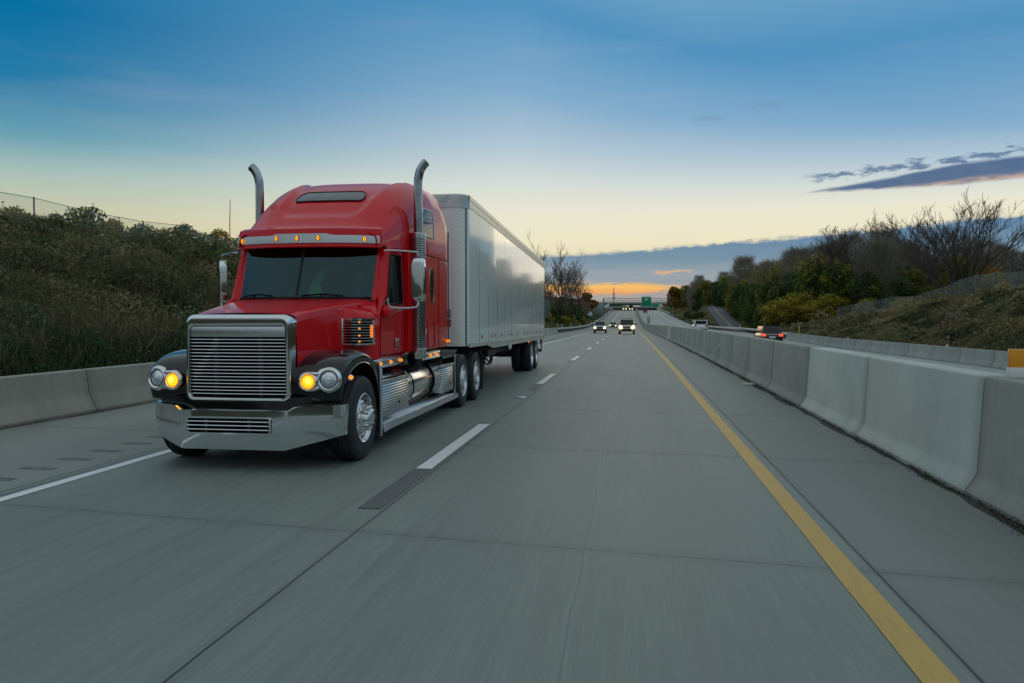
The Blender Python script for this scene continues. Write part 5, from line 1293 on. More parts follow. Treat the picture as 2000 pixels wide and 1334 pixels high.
# ------------------------------------------------------------------ overpasses
conc = material('bridge_concrete', (.42,.45,.44), .8, var=.15, vscale=.6); girder = material('girder_green', (.045,.085,.075), .6, var=.2)
def bridge(y, x0, x1, zt, zb, label, w=9, ab=True):
    r_ = empty('overpass', (0, y, float(rz(y))), 0, label, 'bridge'); o = r_.location.z
    MB().box(x0-30,x1+30,-.1,w,zt-.9-o,zt-.55-o).build('deck', conc, r_, smooth=False)
    MB().box(x0-30,x1+30,-.25,.0,zt-.6-o,zt-o).build('parapet', conc, r_, smooth=False)
    m = MB()
    for yy in (.1,.1+w*.33,.1+w*.66): m.box(x0-.4,x1+.4,yy,yy+.35,zb-o,zt-.92-o)
    m.build('girders', girder, r_, smooth=False)
    for s_, xx in ((-1,x0),(1,x1)):
        m = MB(); a, c = sorted((xx, xx+s_*1.2)); m.box(a,c,-.2,w,-.5,zb-.05-o); 
        m.grid([[(xx+s_*.1,-.3,zt-.4-o),(xx+s_*.1,-.3,-1.0)],[(xx+s_*3.6,-4.5,zt-2.2-o),(xx+s_*1.2,-7,-1.0)]])
        m.build('abutment', conc, r_, smooth=False)
        m = MB(); m.grid([[(xx+s_*1.2,-.3,zt-1-o),(xx+s_*26,-.3,zt-1-o)],[(xx+s_*1.2,-1,-1),(xx+s_*26,-14,-1)]]); 
    m = MB(); 
    for k in range(int((x1-x0+60)/3)): m.box(x0-30+k*3,x0-30+k*3+.08,-.18,-.1,zt-o,zt+.9-o)
    for z in (.3,.6,.9): m.box(x0-30,x1+30,-.16,-.12,zt+z-.03-o,zt+z+.03-o)
    m.build('railing', steel_d, r_, smooth=False)
    return r_
bridge(500,-12.6,16.2,11.3,9.25,'long highway overpass with dark girders crossing both carriageways')
bridge(640,-14,22,10.4,9.0,'second paler overpass seen beneath the first one', w=8)

# ------------------------------------------------------------------ cars
def car_paint(name, c): return material(name, c, .3, .3, coat=1.0)
head_on = material('headlight_lit', (1,.9,.7), .2, emit=(1,.72,.34), estr=30.0)
head_soft = material('headlight_soft', (1,.85,.6), .2, emit=(1,.60,.24), estr=12.0)
tail_on = material('tail_lit', (.7,.02,.01), .2, emit=(1,.05,.02), estr=2.5)
tail_off = material('tail_lens', (.25,.01,.01), .2)
plate_m = material('plate', (.7,.72,.7), .4)
def car(kind, x, y, z, rotz, col, label, cat, head=None, tail=None, L=4.7, W=1.86, H=1.70, belt=1.0, bz=.26, hood=1.15, tailb=.25, roof0=.42, roof1=.95, cw=.80, wr=.36, hoodz=.95, group=None):
    """front faces -y; hood: y of windshield base from the front; roof0/roof1: fractions of length for the roof"""
    r_ = empty(kind, (x, y, z), rotz, label, cat, group); w = W/2; y0 = -L/2
    prof = [(0,bz+.12,.50,.84),(.04,bz+.02,.72,.93),(.15,bz,hoodz-.10,.97),(.35,bz,hoodz-.03,1.0),(hood,bz,hoodz+.02,1.0),(hood+.25,bz,belt,1.0),(L*.7,bz,belt+.02,1.0),(L-.3,bz,belt+.02,.99),(L-.06,bz+.02,belt-.03,.95),(L,bz+.12,belt-.12,.90)]
    rows = []
    for yy, zb_, zt_, k in prof:
        ww = w*k
        rows.append([(-ww*.90,y0+yy,zb_),(-ww*.99,y0+yy,zb_+(zt_-zb_)*.22),(-ww,y0+yy,zb_+(zt_-zb_)*.6),(-ww*.97,y0+yy,zb_+(zt_-zb_)*.88),(-ww*.86,y0+yy,zt_),(0,y0+yy,zt_+.02),(ww*.86,y0+yy,zt_),(ww*.97,y0+yy,zb_+(zt_-zb_)*.88),(ww,y0+yy,zb_+(zt_-zb_)*.6),(ww*.99,y0+yy,zb_+(zt_-zb_)*.22),(ww*.90,y0+yy,zb_)])
    m = MB(); m.loft(rows); m.build('body', col, r_, ang=40)
    a0, a1 = y0+hood, y0+L-tailb; b0, b1 = y0+L*roof0, y0+L*roof1
    wb, wt = w*.90, w*cw
    base = [(-wb,a0,belt-.03),(wb,a0,belt-.03),(wb,a1,belt-.03),(-wb,a1,belt-.03)]; top_ = [(-wt,b0,H-.06),(wt,b0,H-.06),(wt,b1,H-.06),(-wt,b1,H-.06)]
    m = MB(); m.grid([base,top_], closed_u=True); m.grid([[(-wt,b0,H-.06),(-wt*.7,b0+.1,H-.01),(wt*.7,b0+.1,H-.01),(wt,b0,H-.06)],[(-wt,b1,H-.06),(-wt*.7,b1-.1,H),(wt*.7,b1-.1,H),(wt,b1,H-.06)]]); m.build('roof', col, r_, ang=30)
    def pane(i, j, name, fx=.08, fz0=.06, fz1=.9):
        A, B_, C_, D = Vector(base[i]), Vector(base[j]), Vector(top_[j]), Vector(top_[i])
        q = lambda u, v: (A.lerp(B_, u)).lerp(D.lerp(C_, u), v)
        n_ = (B_-A).cross(D-A).normalized()
        if n_.dot(((A+B_)/2)-Vector((0,(a0+a1)/2,belt))) < 0: n_ = -n_
        mm = MB(); pts = [q(fx,fz0),q(1-fx,fz0),q(1-fx,fz1),q(fx,fz1)]; mm.quad(*[tuple(p+n_*.012) for p in pts]); return mm.build(name, dglass, r_, smooth=False)
    pane(0,1,'windshield',.05); pane(2,3,'rear_window',.09,.12,.86)
    for i, j in ((1,2),(3,0)):
        pane(i,j,'side_window',.05,.10,.86)
    for yy in (y0+.85, y0+L-.95):
        for s_ in (1,-1):
            m = MB(); m.lathe([(-.11,wr*.62),(-.11,wr*.95),(-.08,wr),(.08,wr),(.11,wr*.95),(.11,wr*.62),(.07,wr*.6),(.06,.05),(.08,.001)], 24); o = m.build('wheel', rubber, r_); o.location = (s_*(w-.13), yy, wr)
            m = MB(); m.lathe([(.0,wr*.6),(.03*s_,wr*.55),(.02*s_,wr*.2),(.04*s_,.001)], 16); h_ = m.build('rim', chrome_b, o); h_.location = (s_*.075,0,0)
    for s_ in (1,-1):
        m = MB(); m.box(s_*(w+.02)-.10 if s_<0 else w-.02, s_*(w+.02)+.02 if s_<0 else w+.16, a0+.30, a0+.42, belt, belt+.16, .03); m.build('mirror', dark, r_)
    # front
    for s_ in (1,-1):
        hm = head or lensg
        m = MB(); m.disc((s_*w*.74,y0+.03,hoodz-.25),(s_*.25,-1,.1),.09 if head is not head_on else .15,14,.04,rx=.15 if head is not head_on else .17); m.build('headlight', hm, r_)
        m = MB(); m.disc((s_*w*.72,y0-.005,bz+.22),(s_*.1,-1,0),.05,10,.02,rx=.08); m.build('fog_lamp', lensg, r_)
        m = MB(); m.box(min(s_*w*.58,s_*w*.93),max(s_*w*.58,s_*w*.93),y0+L-.05,y0+L+.02,belt-.26,belt-.06,.03); m.build('tail_light', tail or tail_off, r_)
    MB().box(-w*.50,w*.50,y0-.02,y0+.04,hoodz-.36,hoodz-.14,.03).build('grille', dark, r_)
    MB().box(-w*.62,w*.62,y0-.03,y0+.04,bz+.06,bz+.26,.03).build('air_dam', dark, r_)
    m = MB(); m.box(-w*.86,w*.86,y0-.035,y0+.02,bz+.29,bz+.35,.02); m.build('bumper_trim', chrome_b if kind=='pickup_truck' else col, r_)
    MB().box(-.26,.26,y0+L-.02,y0+L+.03,belt-.42,belt-.27,.01).build('licence_plate', plate_m, r_)
    MB().box(-w*.88,w*.88,y0+L-.04,y0+L+.05,bz+.06,bz+.30,.04).build('rear_bumper', dark, r_)
    return r_
def zr(y, op_=False): return float(rz(y)+(opp(y) if op_ else 0))
pk = car('pickup_truck', -.42, 98+2.7, zr(99), 0, car_paint('bronze_paint',(.55,.38,.18)), 'bronze pickup truck with bright headlights in the lane beside the median', 'pickup truck', head=head_on, L=5.4, W=2.0, H=1.95, belt=1.22, bz=.42, hood=1.6, tailb=1.9, roof0=.42, roof1=.62, wr=.42, hoodz=1.18, cw=.82)
m = MB(); m.box(-.75,.75,-.1,.35,1.93,1.98,.02); m.build('roof_rack', dark, pk)
m = MB()
for z in (.92,1.02): m.box(-.55,.55,-2.76,-2.72,z-.02,z+.02,.005)
m.build('grille_bars', chrome_b, pk)
sv = car('suv', -4.28, 113.3+2.3, zr(114), 0, car_paint('silver_paint',(.50,.53,.55)), 'silver grey suv with amber glowing headlights and black grille in the left lane', 'suv', head=head_soft, L=4.6, W=1.84, H=1.76, belt=1.08, bz=.30, hood=1.2, hoodz=1.02, cw=.78)
m = MB()
for s_ in (1,-1): m.box(min(s_*.50,s_*.90),max(s_*.50,s_*.90),-2.34,-2.25,.34,.62,.04)
m.build('bumper_corners', car_paint('amber_brown_paint',(.40,.18,.04)), sv); m = MB()
for s_ in (1,-1): m.tube([(s_*.66,-.3,1.80),(s_*.66,1.9,1.80)], .025, 6)
m.build('roof_rails', chrome_b, sv)
car('sedan', -4.10, 192+2.3, zr(193), 0, car_paint('champagne_paint',(.30,.29,.26)), 'small grey sedan with headlights on, far behind between the suv and the pickup', 'sedan', head=head_soft, L=4.6, W=1.80, H=1.45, belt=.92, bz=.22, hood=1.25, tailb=.6, roof0=.42, roof1=.75, wr=.32, hoodz=.82, cw=.72)
bs = car('suv', 12.15, 76-2.35, zr(76,True), PI, car_paint('black_car_paint',(.012,.014,.016)), 'black suv seen from behind with red tail lights lit in the opposite lanes', 'suv', tail=tail_on, L=4.7, W=1.90, H=1.76, belt=1.12, bz=.32, hood=1.2, tailb=.12, roof0=.40, roof1=.93, hoodz=1.0, cw=.80)
m = MB(); m.box(-.5,.5,2.36,2.40,.99,1.04,.01); m.build('chrome_strip', chrome, bs); m = MB()
for s_ in (1,-1): m.tube([(s_*.68,-.3,1.81),(s_*.68,1.8,1.81)], .028, 6)
m.build('roof_rails', dark, bs)
car('van', 9.95, 121-2.5, zr(121,True), PI, car_paint('white_van_paint',(.72,.74,.74)), 'white van seen from behind in the opposite lanes near the median', 'van', L=5.0, W=2.0, H=1.98, belt=1.28, bz=.35, hood=.8, tailb=.05, roof0=.24, roof1=.985, hoodz=1.1, cw=.88)
car('car', 7.1, 392, zr(392,True), PI, car_paint('red_car_paint',(.35,.02,.02)), 'red minivan seen from behind climbing the far hill on the right', 'minivan', tail=tail_off, L=4.8, W=2.0, H=1.85, belt=1.05, hood=1.0, tailb=.1, roof0=.3, roof1=.97, cw=.84)
car('car', 5.9, 470, zr(470,True), PI, car_paint('dark_red_paint',(.08,.02,.02)), 'dark car near the top of the far hill beneath the overpass', 'car', tail=tail_off, L=4.6, W=1.9, H=1.5)
def far_semi(x, y, label, c, box_c):
    z = zr(y); r_ = empty('far_semi_truck', (x, y, z), 0, label, 'truck', 'oncoming trucks under the overpass')
    MB().box(-.75,.75,-3.0,-1.2,.6,1.9,.12).build('hood', car_paint('p', c), r_); MB().box(-1.1,1.1,-1.2,1.2,.6,3.0,.15).build('cab', car_paint('p2', c), r_); MB().box(-1.0,1.0,-1.26,-1.2,1.9,2.75,.02).build('windshield', dglass, r_)
    MB().box(-1.28,1.28,2.0,14,1.1,4.1,.06).build('trailer', material('far_box', box_c, .5), r_); MB().box(-.5,.5,-3.06,-3.0,.8,1.7,.02).build('grille', dark, r_); MB().box(-1.15,1.15,-3.15,-2.9,.35,.7,.05).build('bumper', chrome_b, r_)
    for s_ in (1,-1):
        m = MB(); m.disc((s_*.9,-3.18,.95),(0,-1,0.001),.16,12,.03); m.build('headlight', head_soft, r_)
        MB().box(min(s_*.75,s_*1.1),max(s_*.75,s_*1.1),-3.0,-1.9,.5,1.15,.1).build('fender', dark, r_)
        m = MB(); m.lathe([(-.15,.3),(-.15,.5),(.15,.5),(.15,.3)], 18); o = m.build('wheel', rubber, r_); o.location = (s_*.95,-2.3,.5)
far_semi(-3.6, 525, 'distant white semi truck with lit headlights in the left lane below the bridge', (.6,.62,.6), (.62,.64,.60)); far_semi(.35, 505, 'distant blue white semi truck with lit headlights in the right lane below the bridge', (.55,.62,.7), (.5,.58,.68))

# ------------------------------------------------------------------ vegetation
def leaf_mesh(name, blobs, n, size, cols, rng, seed, fill=.55, tilt=.8):
    """n leaf clumps spread through the blobs; cols: palette picked by clump noise"""
    wts = np.array([b2[3]*b2[4]*b2[5] for b2 in blobs]); wts = wts/wts.sum()
    bi = rng.choice(len(blobs), n, p=wts); B = np.array(blobs)[bi]
    d = rng.normal(size=(n,3)); d /= np.linalg.norm(d, axis=1)[:,None]; rad = rng.random(n)**(.33*fill)
    wob = .78+.5*vnoise(np.arctan2(d[:,0],d[:,1])*2+B[:,0]*3, d[:,2]*2+B[:,1]*3, .55, seed)
    P_ = B[:,:3]+d*B[:,3:6]*(rad*wob)[:,None]
    V, Fc = quads_cloud(P_, size*rng.uniform(.6,1.5,n), rng, tilt)
    q = vnoise(P_[:,0]+P_[:,2]*1.7, P_[:,1]+P_[:,2]*.9, .9, seed+3); k = np.clip((q*len(cols)*.8+rng.random(n)*len(cols)*.35).astype(int), 0, len(cols)-1)
    C_ = np.array(cols)[k]*rng.uniform(.6,1.35,n)[:,None]
    return V, Fc, np.repeat(C_, 4, 0)
def branch(rnd, H, spread, levels, r0, n0=3, upr=.5, lean=0, crook=.25, first=.3, nb=(3,5)):
    segs = []
    def grow(p, d, L_, r, lev):
        n = 4; pts = [p]; rs = [r]
        for i in range(n):
            d = (d+Vector((rnd.uniform(-1,1),rnd.uniform(-1,1),rnd.uniform(-.5,.8)))*crook*(.5 if lev == 0 else 1)+Vector((0,0,upr*.12))).normalized()
            p = p+d*L_/n; pts.append(p); rs.append(r*(1-.6*(i+1)/n))
        segs.append((pts, rs, lev))
        if lev < levels:
            k = rnd.randint(*nb)
            for j in range(k+ (2 if lev == 0 else 0)):
                t = rnd.uniform(first if lev == 0 else .2, 1.0); ii = min(n-1, int(t*n)); q = pts[ii].lerp(pts[ii+1], t*n-ii)
                a = rnd.uniform(0, 2*PI); side = Vector((math.cos(a), math.sin(a), rnd.uniform(.1,.9)))
                nd = (d*(.7 if lev else .5)+side*spread).normalized()
                grow(q, nd, L_*rnd.uniform(.45,.75), max(rs[ii]*rnd.uniform(.45,.65), .012), lev+1)
    grow(Vector((0,0,-.4)), Vector((lean,0,1)).normalized(), H*.62, r0, 0)
    return segs
bark = material('bark', (.060,.052,.045), .9, var=.3, vscale=3)
twig_m = material('twig', (.12,.10,.088), .9, var=.3, vscale=.4)
def bare_proto(name, seed, H, spread=.75, r0=.22, levels=4, crook=.25, first=.25, rmin=.02, nb=(3,5)):
    rnd = random.Random(seed); segs = branch(rnd, H, spread, levels, r0, crook=crook, first=first, nb=nb)
    root = empty(name, (0,0,0)); t, c = MB(), MB()
    for pts, rs, lev in segs:
        (t if lev <= 1 else c).tube([tuple(p) for p in pts], [max(r, rmin) for r in rs], 6 if lev == 0 else (4 if lev < 3 else 3), caps=False)
    t.build('trunk', bark, root); 
    if c.v:
        me = rnd_mesh('crown', c.v, [f for f in c.f if len(f) == 4], [twig_m], root)
    return root
def twiggy(name, seed, H, W_, cols, n=2600, leafcols=None, ln=0):
    rg = np.random.default_rng(seed); root = empty(name, (0,0,0)); rnd = random.Random(seed)
    segs = branch(rnd, H*.95, .5, 2, .14); t = MB()
    for pts, rs, lev in segs: t.tube([tuple(p) for p in pts], [max(r,.02) for r in rs], 5, caps=False)
    t.build('trunk', bark, root)
    # fine twigs: long thin blades fanning outward
    z = H*(.12+.85*rg.random(n)**.8); th = rg.random(n)*2*PI; env = np.sin(np.clip((z/H-.05)/.95,0,1)*PI)**.6*.9+.12
    rr_ = W_*env*np.sqrt(rg.random(n))*(.7+.5*vnoise(th*3, z*.7, 1.0, seed)); P_ = np.stack([rr_*np.cos(th), rr_*np.sin(th), z], 1)
    d = np.stack([np.cos(th)*.5, np.sin(th)*.5, np.ones(n)*.9], 1)+rg.normal(size=(n,3))*.35; d /= np.linalg.norm(d,axis=1)[:,None]; L_ = rg.uniform(.5,1.5,n)*H/11; s = rg.normal(size=(n,3)); s -= d*(s*d).sum(1)[:,None]; s /= np.linalg.norm(s,axis=1)[:,None]; w_ = rg.uniform(.012,.034,n)
    V = np.stack([P_-s*w_[:,None], P_+s*w_[:,None], P_+d*L_[:,None]+s*.006, P_+d*L_[:,None]-s*.006], 1).reshape(-1,3); Fc = np.arange(n*4).reshape(-1,4)
    C_ = np.repeat(np.array(cols)[rg.integers(0,len(cols),n)]*rg.uniform(.6,1.4,n)[:,None], 4, 0)
    if ln:
        V2, F2, C2 = leaf_mesh('', [(0,0,H*.4,W_*.9,W_*.9,H*.38)], ln, .13, leafcols, rg, seed)
        V = np.concatenate([V, V2]); Fc = np.concatenate([Fc, F2+n*4]); C_ = np.concatenate([C_, C2])
    rnd_mesh('crown', V, Fc, [vcol], root, smooth=False, col=C_); return root
def leafy(name, seed, H, W_, cols, n=5000, size=.16, nblob=9, low=.25):
    rg = np.random.default_rng(seed); root = empty(name, (0,0,0)); rnd = random.Random(seed)
    segs = branch(rnd, H*.8, .55, 2, .16); t = MB()
    for pts, rs, lev in segs: t.tube([tuple(p) for p in pts], [max(r,.02) for r in rs], 6, caps=False)
    t.build('trunk', bark, root)
    bl = []
    for k in range(nblob):
        a = rg.random()*2*PI; q = rg.random()**.5; zz = H*(low+(.86-low)*rg.random()); e = (1-abs(zz/H-.5)*1.2)
        bl.append((q*W_*.75*math.cos(a)*max(e,.3), q*W_*.75*math.sin(a)*max(e,.3), zz, W_*rg.uniform(.28,.5), W_*rg.uniform(.28,.5), H*rg.uniform(.10,.19)))
    bl.append((0,0,H*.82,W_*.4,W_*.4,H*.17))
    V, Fc, C_ = leaf_mesh('', bl, n, size, cols, rg, seed)
    rnd_mesh('crown', V, Fc, [vcol], root, smooth=False, col=C_); return root
GRN = [(.024,.044,.016),(.040,.066,.024),(.055,.082,.026),(.075,.090,.028)]
DGRN = [(.026,.048,.022),(.038,.064,.028),(.050,.078,.032),(.066,.080,.032)]
OLV = [(.070,.088,.026),(.110,.122,.032),(.155,.145,.036),(.19,.135,.034)]
YEL = [(.34,.19,.018),(.48,.27,.022),(.38,.18,.018),(.22,.14,.025)]
YGR = [(.11,.15,.028),(.18,.21,.034),(.26,.24,.034),(.10,.13,.030)]
BRN = [(.120,.100,.080),(.150,.124,.100),(.100,.090,.074),(.165,.124,.086)]
PUR = [(.115,.102,.096),(.140,.120,.112),(.095,.090,.086)]
def place(proto, x, y, s, rot, label, cat, group=None, name=None, used={}):
    o = proto if proto.name not in used else copy_tree(proto); used[proto.name] = 1
    o.location = (x, y, float(terrain(x, y))-.1); o.rotation_euler = (0,0,rot); o.scale = (s,s,s) if not isinstance(s, tuple) else s
    tag(o, label, cat, group); return o
rv_ = random.Random(77)
# right hand woods: big bare trees with names of their own
bt1 = bare_proto('bare_tree', 11, 14.5, .95, .30, 5, .30, .18, .022, (3,5)); bt2 = bare_proto('bare_tree', 12, 13, .8, .24, 5, .28, .3, .020, (3,4))
def fan_tree(name, seed, H, stems):
    rnd = random.Random(seed); root = empty(name, (0,0,0)); t, c = MB(), MB()
    for k in range(stems):
        a = 2*PI*k/stems+rnd.uniform(-.4,.4); ln = rnd.uniform(.22,.55)
        segs = branch(rnd, H*rnd.uniform(.85,1.05), .5, 4, .17, crook=.16, first=.35, nb=(3,4), upr=.25)
        Mr = Matrix.Rotation(a, 4, 'Z') @ Matrix.Rotation(ln, 4, 'Y')
        for pts, rs, lev in segs: (t if lev <= 1 else c).tube([tuple(Mr @ p) for p in pts], [max(r, .022) for r in rs], 6 if lev == 0 else (4 if lev < 3 else 3), caps=False)
    t.build('trunk', bark, root); rnd_mesh('crown', c.v, [f for f in c.f if len(f) == 4], [twig_m], root); return root
bt3 = fan_tree('bare_tree', 5, 13.0, 6)
bt4 = bare_proto('bare_tree', 31, 11, .55, .16, 4, .2, .25, .022)
place(bt1, 27.5, 122, 1.03, .4, 'wide crooked bare tree rising in front of the golden crown', 'tree')
place(bt2, 36.2, 128, 1.05, 1.9, 'slender bare tree standing between the golden crown and the big bare tree', 'tree')
place(bt3, 39.6, 104, 1.0, 2.7, 'largest spreading bare tree, tallest against the cloud bank on the right', 'tree')
yt = leafy('golden_tree', 41, 10.5, 4.2, YEL, 7000, .15, 10, .35)
place(yt, 29.5, 131, 1.0, 0, 'golden yellow leafed tree glowing in the middle of the right woods', 'tree')
place(yt, 46.5, 112, .62, 2, 'small yellow orange tree at the right edge of the woods', 'tree')
rt = leafy('round_shrub', 42, 5.2, 3.0, DGRN+[(.05,.045,.015)], 6500, .12, 7, .1)
place(rt, 34.0, 108, 1.0, 0, 'round dark olive bush tree standing just above the right fence', 'tree')
yb1 = leafy('yellow_green_bush', 43, 4.8, 3.4, YGR+YEL[:1]+GRN[:2], 7500, .10, 22, .02); yb2 = leafy('yellow_green_bush', 44, 7.0, 2.8, YGR+GRN, 8000, .10, 24, .05); og = leafy('green_tree', 45, 9, 3.4, GRN, 6500, .16, 11, .08); dg = leafy('dark_green_tree', 46, 9, 3.4, DGRN, 6500, .16, 11, .06); ov = leafy('olive_tree', 47, 9, 3.2, OLV, 6000, .16, 10, .08)
for i, (p_, x, y, s) in enumerate(((yb1,22.6,116,1.0),(yb2,25.5,118,1.25),(yb1,26.6,112,.8),(yb2,28.8,116,1.15),(yb2,31.6,112,.85),(yb1,20.8,121,.9),(yb2,27.2,120,1.05),(yb1,35.5,106,.55),(yb1,30.4,108,.6),(yb1,33,104,.5),(yb1,24.3,113,.7),(yb2,41.5,99,.7))):
    place(p_, x, y, s, i*1.3, 'yellow green bush in the tangle of shrubs at the near edge of the right woods', 'bush', 'yellow green bushes along the right woods')
tws = [twiggy('brown_tree', 51, 11, 3.4, BRN, 4200), twiggy('brown_tree', 52, 10, 3.0, PUR, 4200), twiggy('brown_tree', 53, 9, 3.4, BRN, 3600, OLV, 1800), twiggy('brown_tree', 54, 12, 3.2, PUR+BRN, 4200)]
n_ = 0
rows_ = []
for y in np.arange(112, 262, 8.0):
    xf = float(np.interp(y, [112,130,150,175,200,235,262],[30,24,22.5,26.5,27.5,29,31]))
    for k in range(7 if y < 190 else 4):
        x = xf+k*4.1+rv_.uniform(-1.4,1.4); yy = y+rv_.uniform(-3,3)
        if x < xf-.6: x = xf
        rows_.append((x, yy, k))
for x, yy, k in rows_:
    q = vnoise(x, yy, 14, 8); hs = float(np.interp(yy, [110,140,190,260],[.96,1.12,1.28,1.25]))*rv_.uniform(.8,1.12)
    if k == 0 and rv_.random() < .75: p_, lab, c_ = (og if q > .5 else dg), 'dark leafy green tree in the front row of the right woods', 'tree'; hs *= .80
    elif rv_.random() < .48: p_, lab, c_ = tws[rv_.randrange(4)], 'brown leafless tree in the dense twiggy mass of the right woods', 'tree'
    elif q > .55: p_, lab, c_ = ov, 'olive leafed tree among the brown ones in the right woods', 'tree'; hs *= .95
    else: p_, lab, c_ = dg, 'dark leafy green tree in the front row of the right woods', 'tree'; hs *= .95
    place(p_, x, yy, hs, rv_.uniform(0,6.28), lab, c_, lab)
for i in range(16):
    x, y = rv_.uniform(28,56), rv_.uniform(118,170); place(bt4, x, y, rv_.uniform(.85,1.2), rv_.uniform(0,6), 'slim bare tree poking out above the right woods', 'tree', 'slim bare trees above the right woods')
for x in np.arange(52, 96, 5.5):
    place(tws[rv_.randrange(4)], x, 96+rv_.uniform(-8,30), rv_.uniform(.8,1.0), rv_.uniform(0,6), 'brown leafless tree in the dense twiggy mass of the right woods', 'tree', 'brown leafless tree in the dense twiggy mass of the right woods')
# far right trees beyond the side road, near the gantry
fg = leafy('autumn_tree', 61, 11, 4.4, [(.05,.06,.015),(.12,.09,.02),(.20,.12,.02),(.04,.05,.015)], 5200, .28, 10, .3)
place(fg, 19.6, 352, 1.05, 0, 'round green and yellow tree beside the right end of the gantry', 'tree')
for i in range(34):
    y = 288+i*4; x = 22.5+(i*7%34)*.85+rv_.uniform(0,2); x += 3.5 if abs(x-np.interp(y,SR[:,1],SR[:,0])) < 3 else 0; place((og,dg,ov,tws[1],og,tws[3],dg)[i%7], x, y, rv_.uniform(1.0,1.35)*(.65+.35*min(1,(x-22)/12)), rv_.uniform(0,6), 'dark tree on the far slope between the side road and the gantry', 'tree', 'dark trees near the gantry')
for i in range(10):
    y = 225+i*8; place(dg, 18.9+rv_.uniform(0,1.2), y, rv_.uniform(.22,.34), rv_.uniform(0,6), 'low dark shrub beside the opposite shoulder before the gantry', 'bush', 'low shrubs before the gantry')
# left: trees beyond the crest
lt = [leafy('crest_tree', 71, 8.5, 3.4, OLV+[(.17,.13,.03)], 4600, .13, 13, .2), leafy('crest_tree', 72, 8.0, 3.2, GRN+OLV, 4600, .13, 14, .25), leafy('crest_tree', 73, 7.0, 3.8, GRN+[(.15,.10,.03)], 4600, .13, 15, .15)]
for i, (px_, py__, top, k, s) in enumerate(((-52.5,62,11.3,0,.50),(-48.6,62,10.8,1,.50),(-54.4,66,10.9,2,.55),(-52.8,70,11.2,2,.62),(-58.4,80,12.5,1,.66),(-56.3,80,12.4,0,.60),(-53.9,80,11.7,2,.55),(-52.1,80,11.6,1,.52),(-56.9,90,12.5,0,.62),(-56.5,95,12.9,1,.66),(-54.0,95,12.8,2,.72),(-54.3,100,12.6,0,.62),(-57,110,12.6,1,.62),(-50,75,10.2,2,.45),(-62,100,12.0,2,.6),(-58,120,12.5,0,.6))):
    H_ = (8.5,8.0,7.0)[k]; z0 = float(terrain(px_, py__))-.1; s = (top-z0)/(H_*1.0)*rv_.uniform(.95,1.25)
    place(lt[k], px_, py__, (s*rv_.uniform(.9,1.15), s, s), rv_.uniform(0,6), 'olive leafed tree rising behind the crest fence of the left bank', 'tree', 'trees behind the crest fence on the left')
# left roadside beyond the trailer
lb1 = bare_proto('bare_tree', 81, 12.5, .55, .16, 4, .22, .3, .020, (3,4)); lb2 = bare_proto('bare_tree', 82, 12, .6, .15, 4, .24, .35, .020, (3,4)); lb3 = bare_proto('bare_tree', 83, 13.5, .65, .18, 4, .22, .3, .022, (3,4))
for j, (x, y, s, p_) in enumerate(((-15.0,141,1.0,lb1),(-13.8,150,.95,lb2),(-13.7,163,1.0,lb3),(-13.2,172,1.0,lb1),(-12.9,180,.9,lb2),(-14.2,196,.98,lb1),(-12.7,205,1.05,lb3),(-13.6,214,.95,lb2),(-16,185,1.0,lb3),(-17,160,1.0,lb2))):
    place(p_, x, y, s, j*1.1, 'tall bare tree against the orange sunset strip, right of the trailer', 'tree', 'bare trees right of the trailer')
for j in range(34):
    y = 124+j*5.0; x = -13.4-rv_.uniform(0,9)-(1.5 if y < 150 else 0); hh = float(np.interp(y, [120,150,190,220,300], [.50,.50,.50,.50,.36]))*rv_.uniform(.85,1.1)
    p_ = (dg, ov, og, tws[0], dg, og)[j % 6]
    place(p_, x, y, hh, rv_.uniform(0,6), 'dark shrubby tree in the thicket between the trailer and the distant bridge', 'tree', 'thicket right of the trailer')
for j in range(12):
    y = 118+j*9; place((dg,yb1,og)[j%3], -12.4-rv_.uniform(0,.8), y, rv_.uniform(.22,.34)*(1 if j%3!=1 else 1.6), rv_.uniform(0,6), 'low bush just behind the left guardrail', 'bush', 'low bushes behind the left guardrail')
oc_ = leafy('orange_bush', 91, 4.5, 2.4, [(.13,.06,.015),(.18,.09,.02),(.09,.05,.02)], 2500, .22, 7, .05)
place(oc_, -15.6, 290, 1.7, 0, 'rusty orange tree above the grey sign back beside the bridge', 'tree')

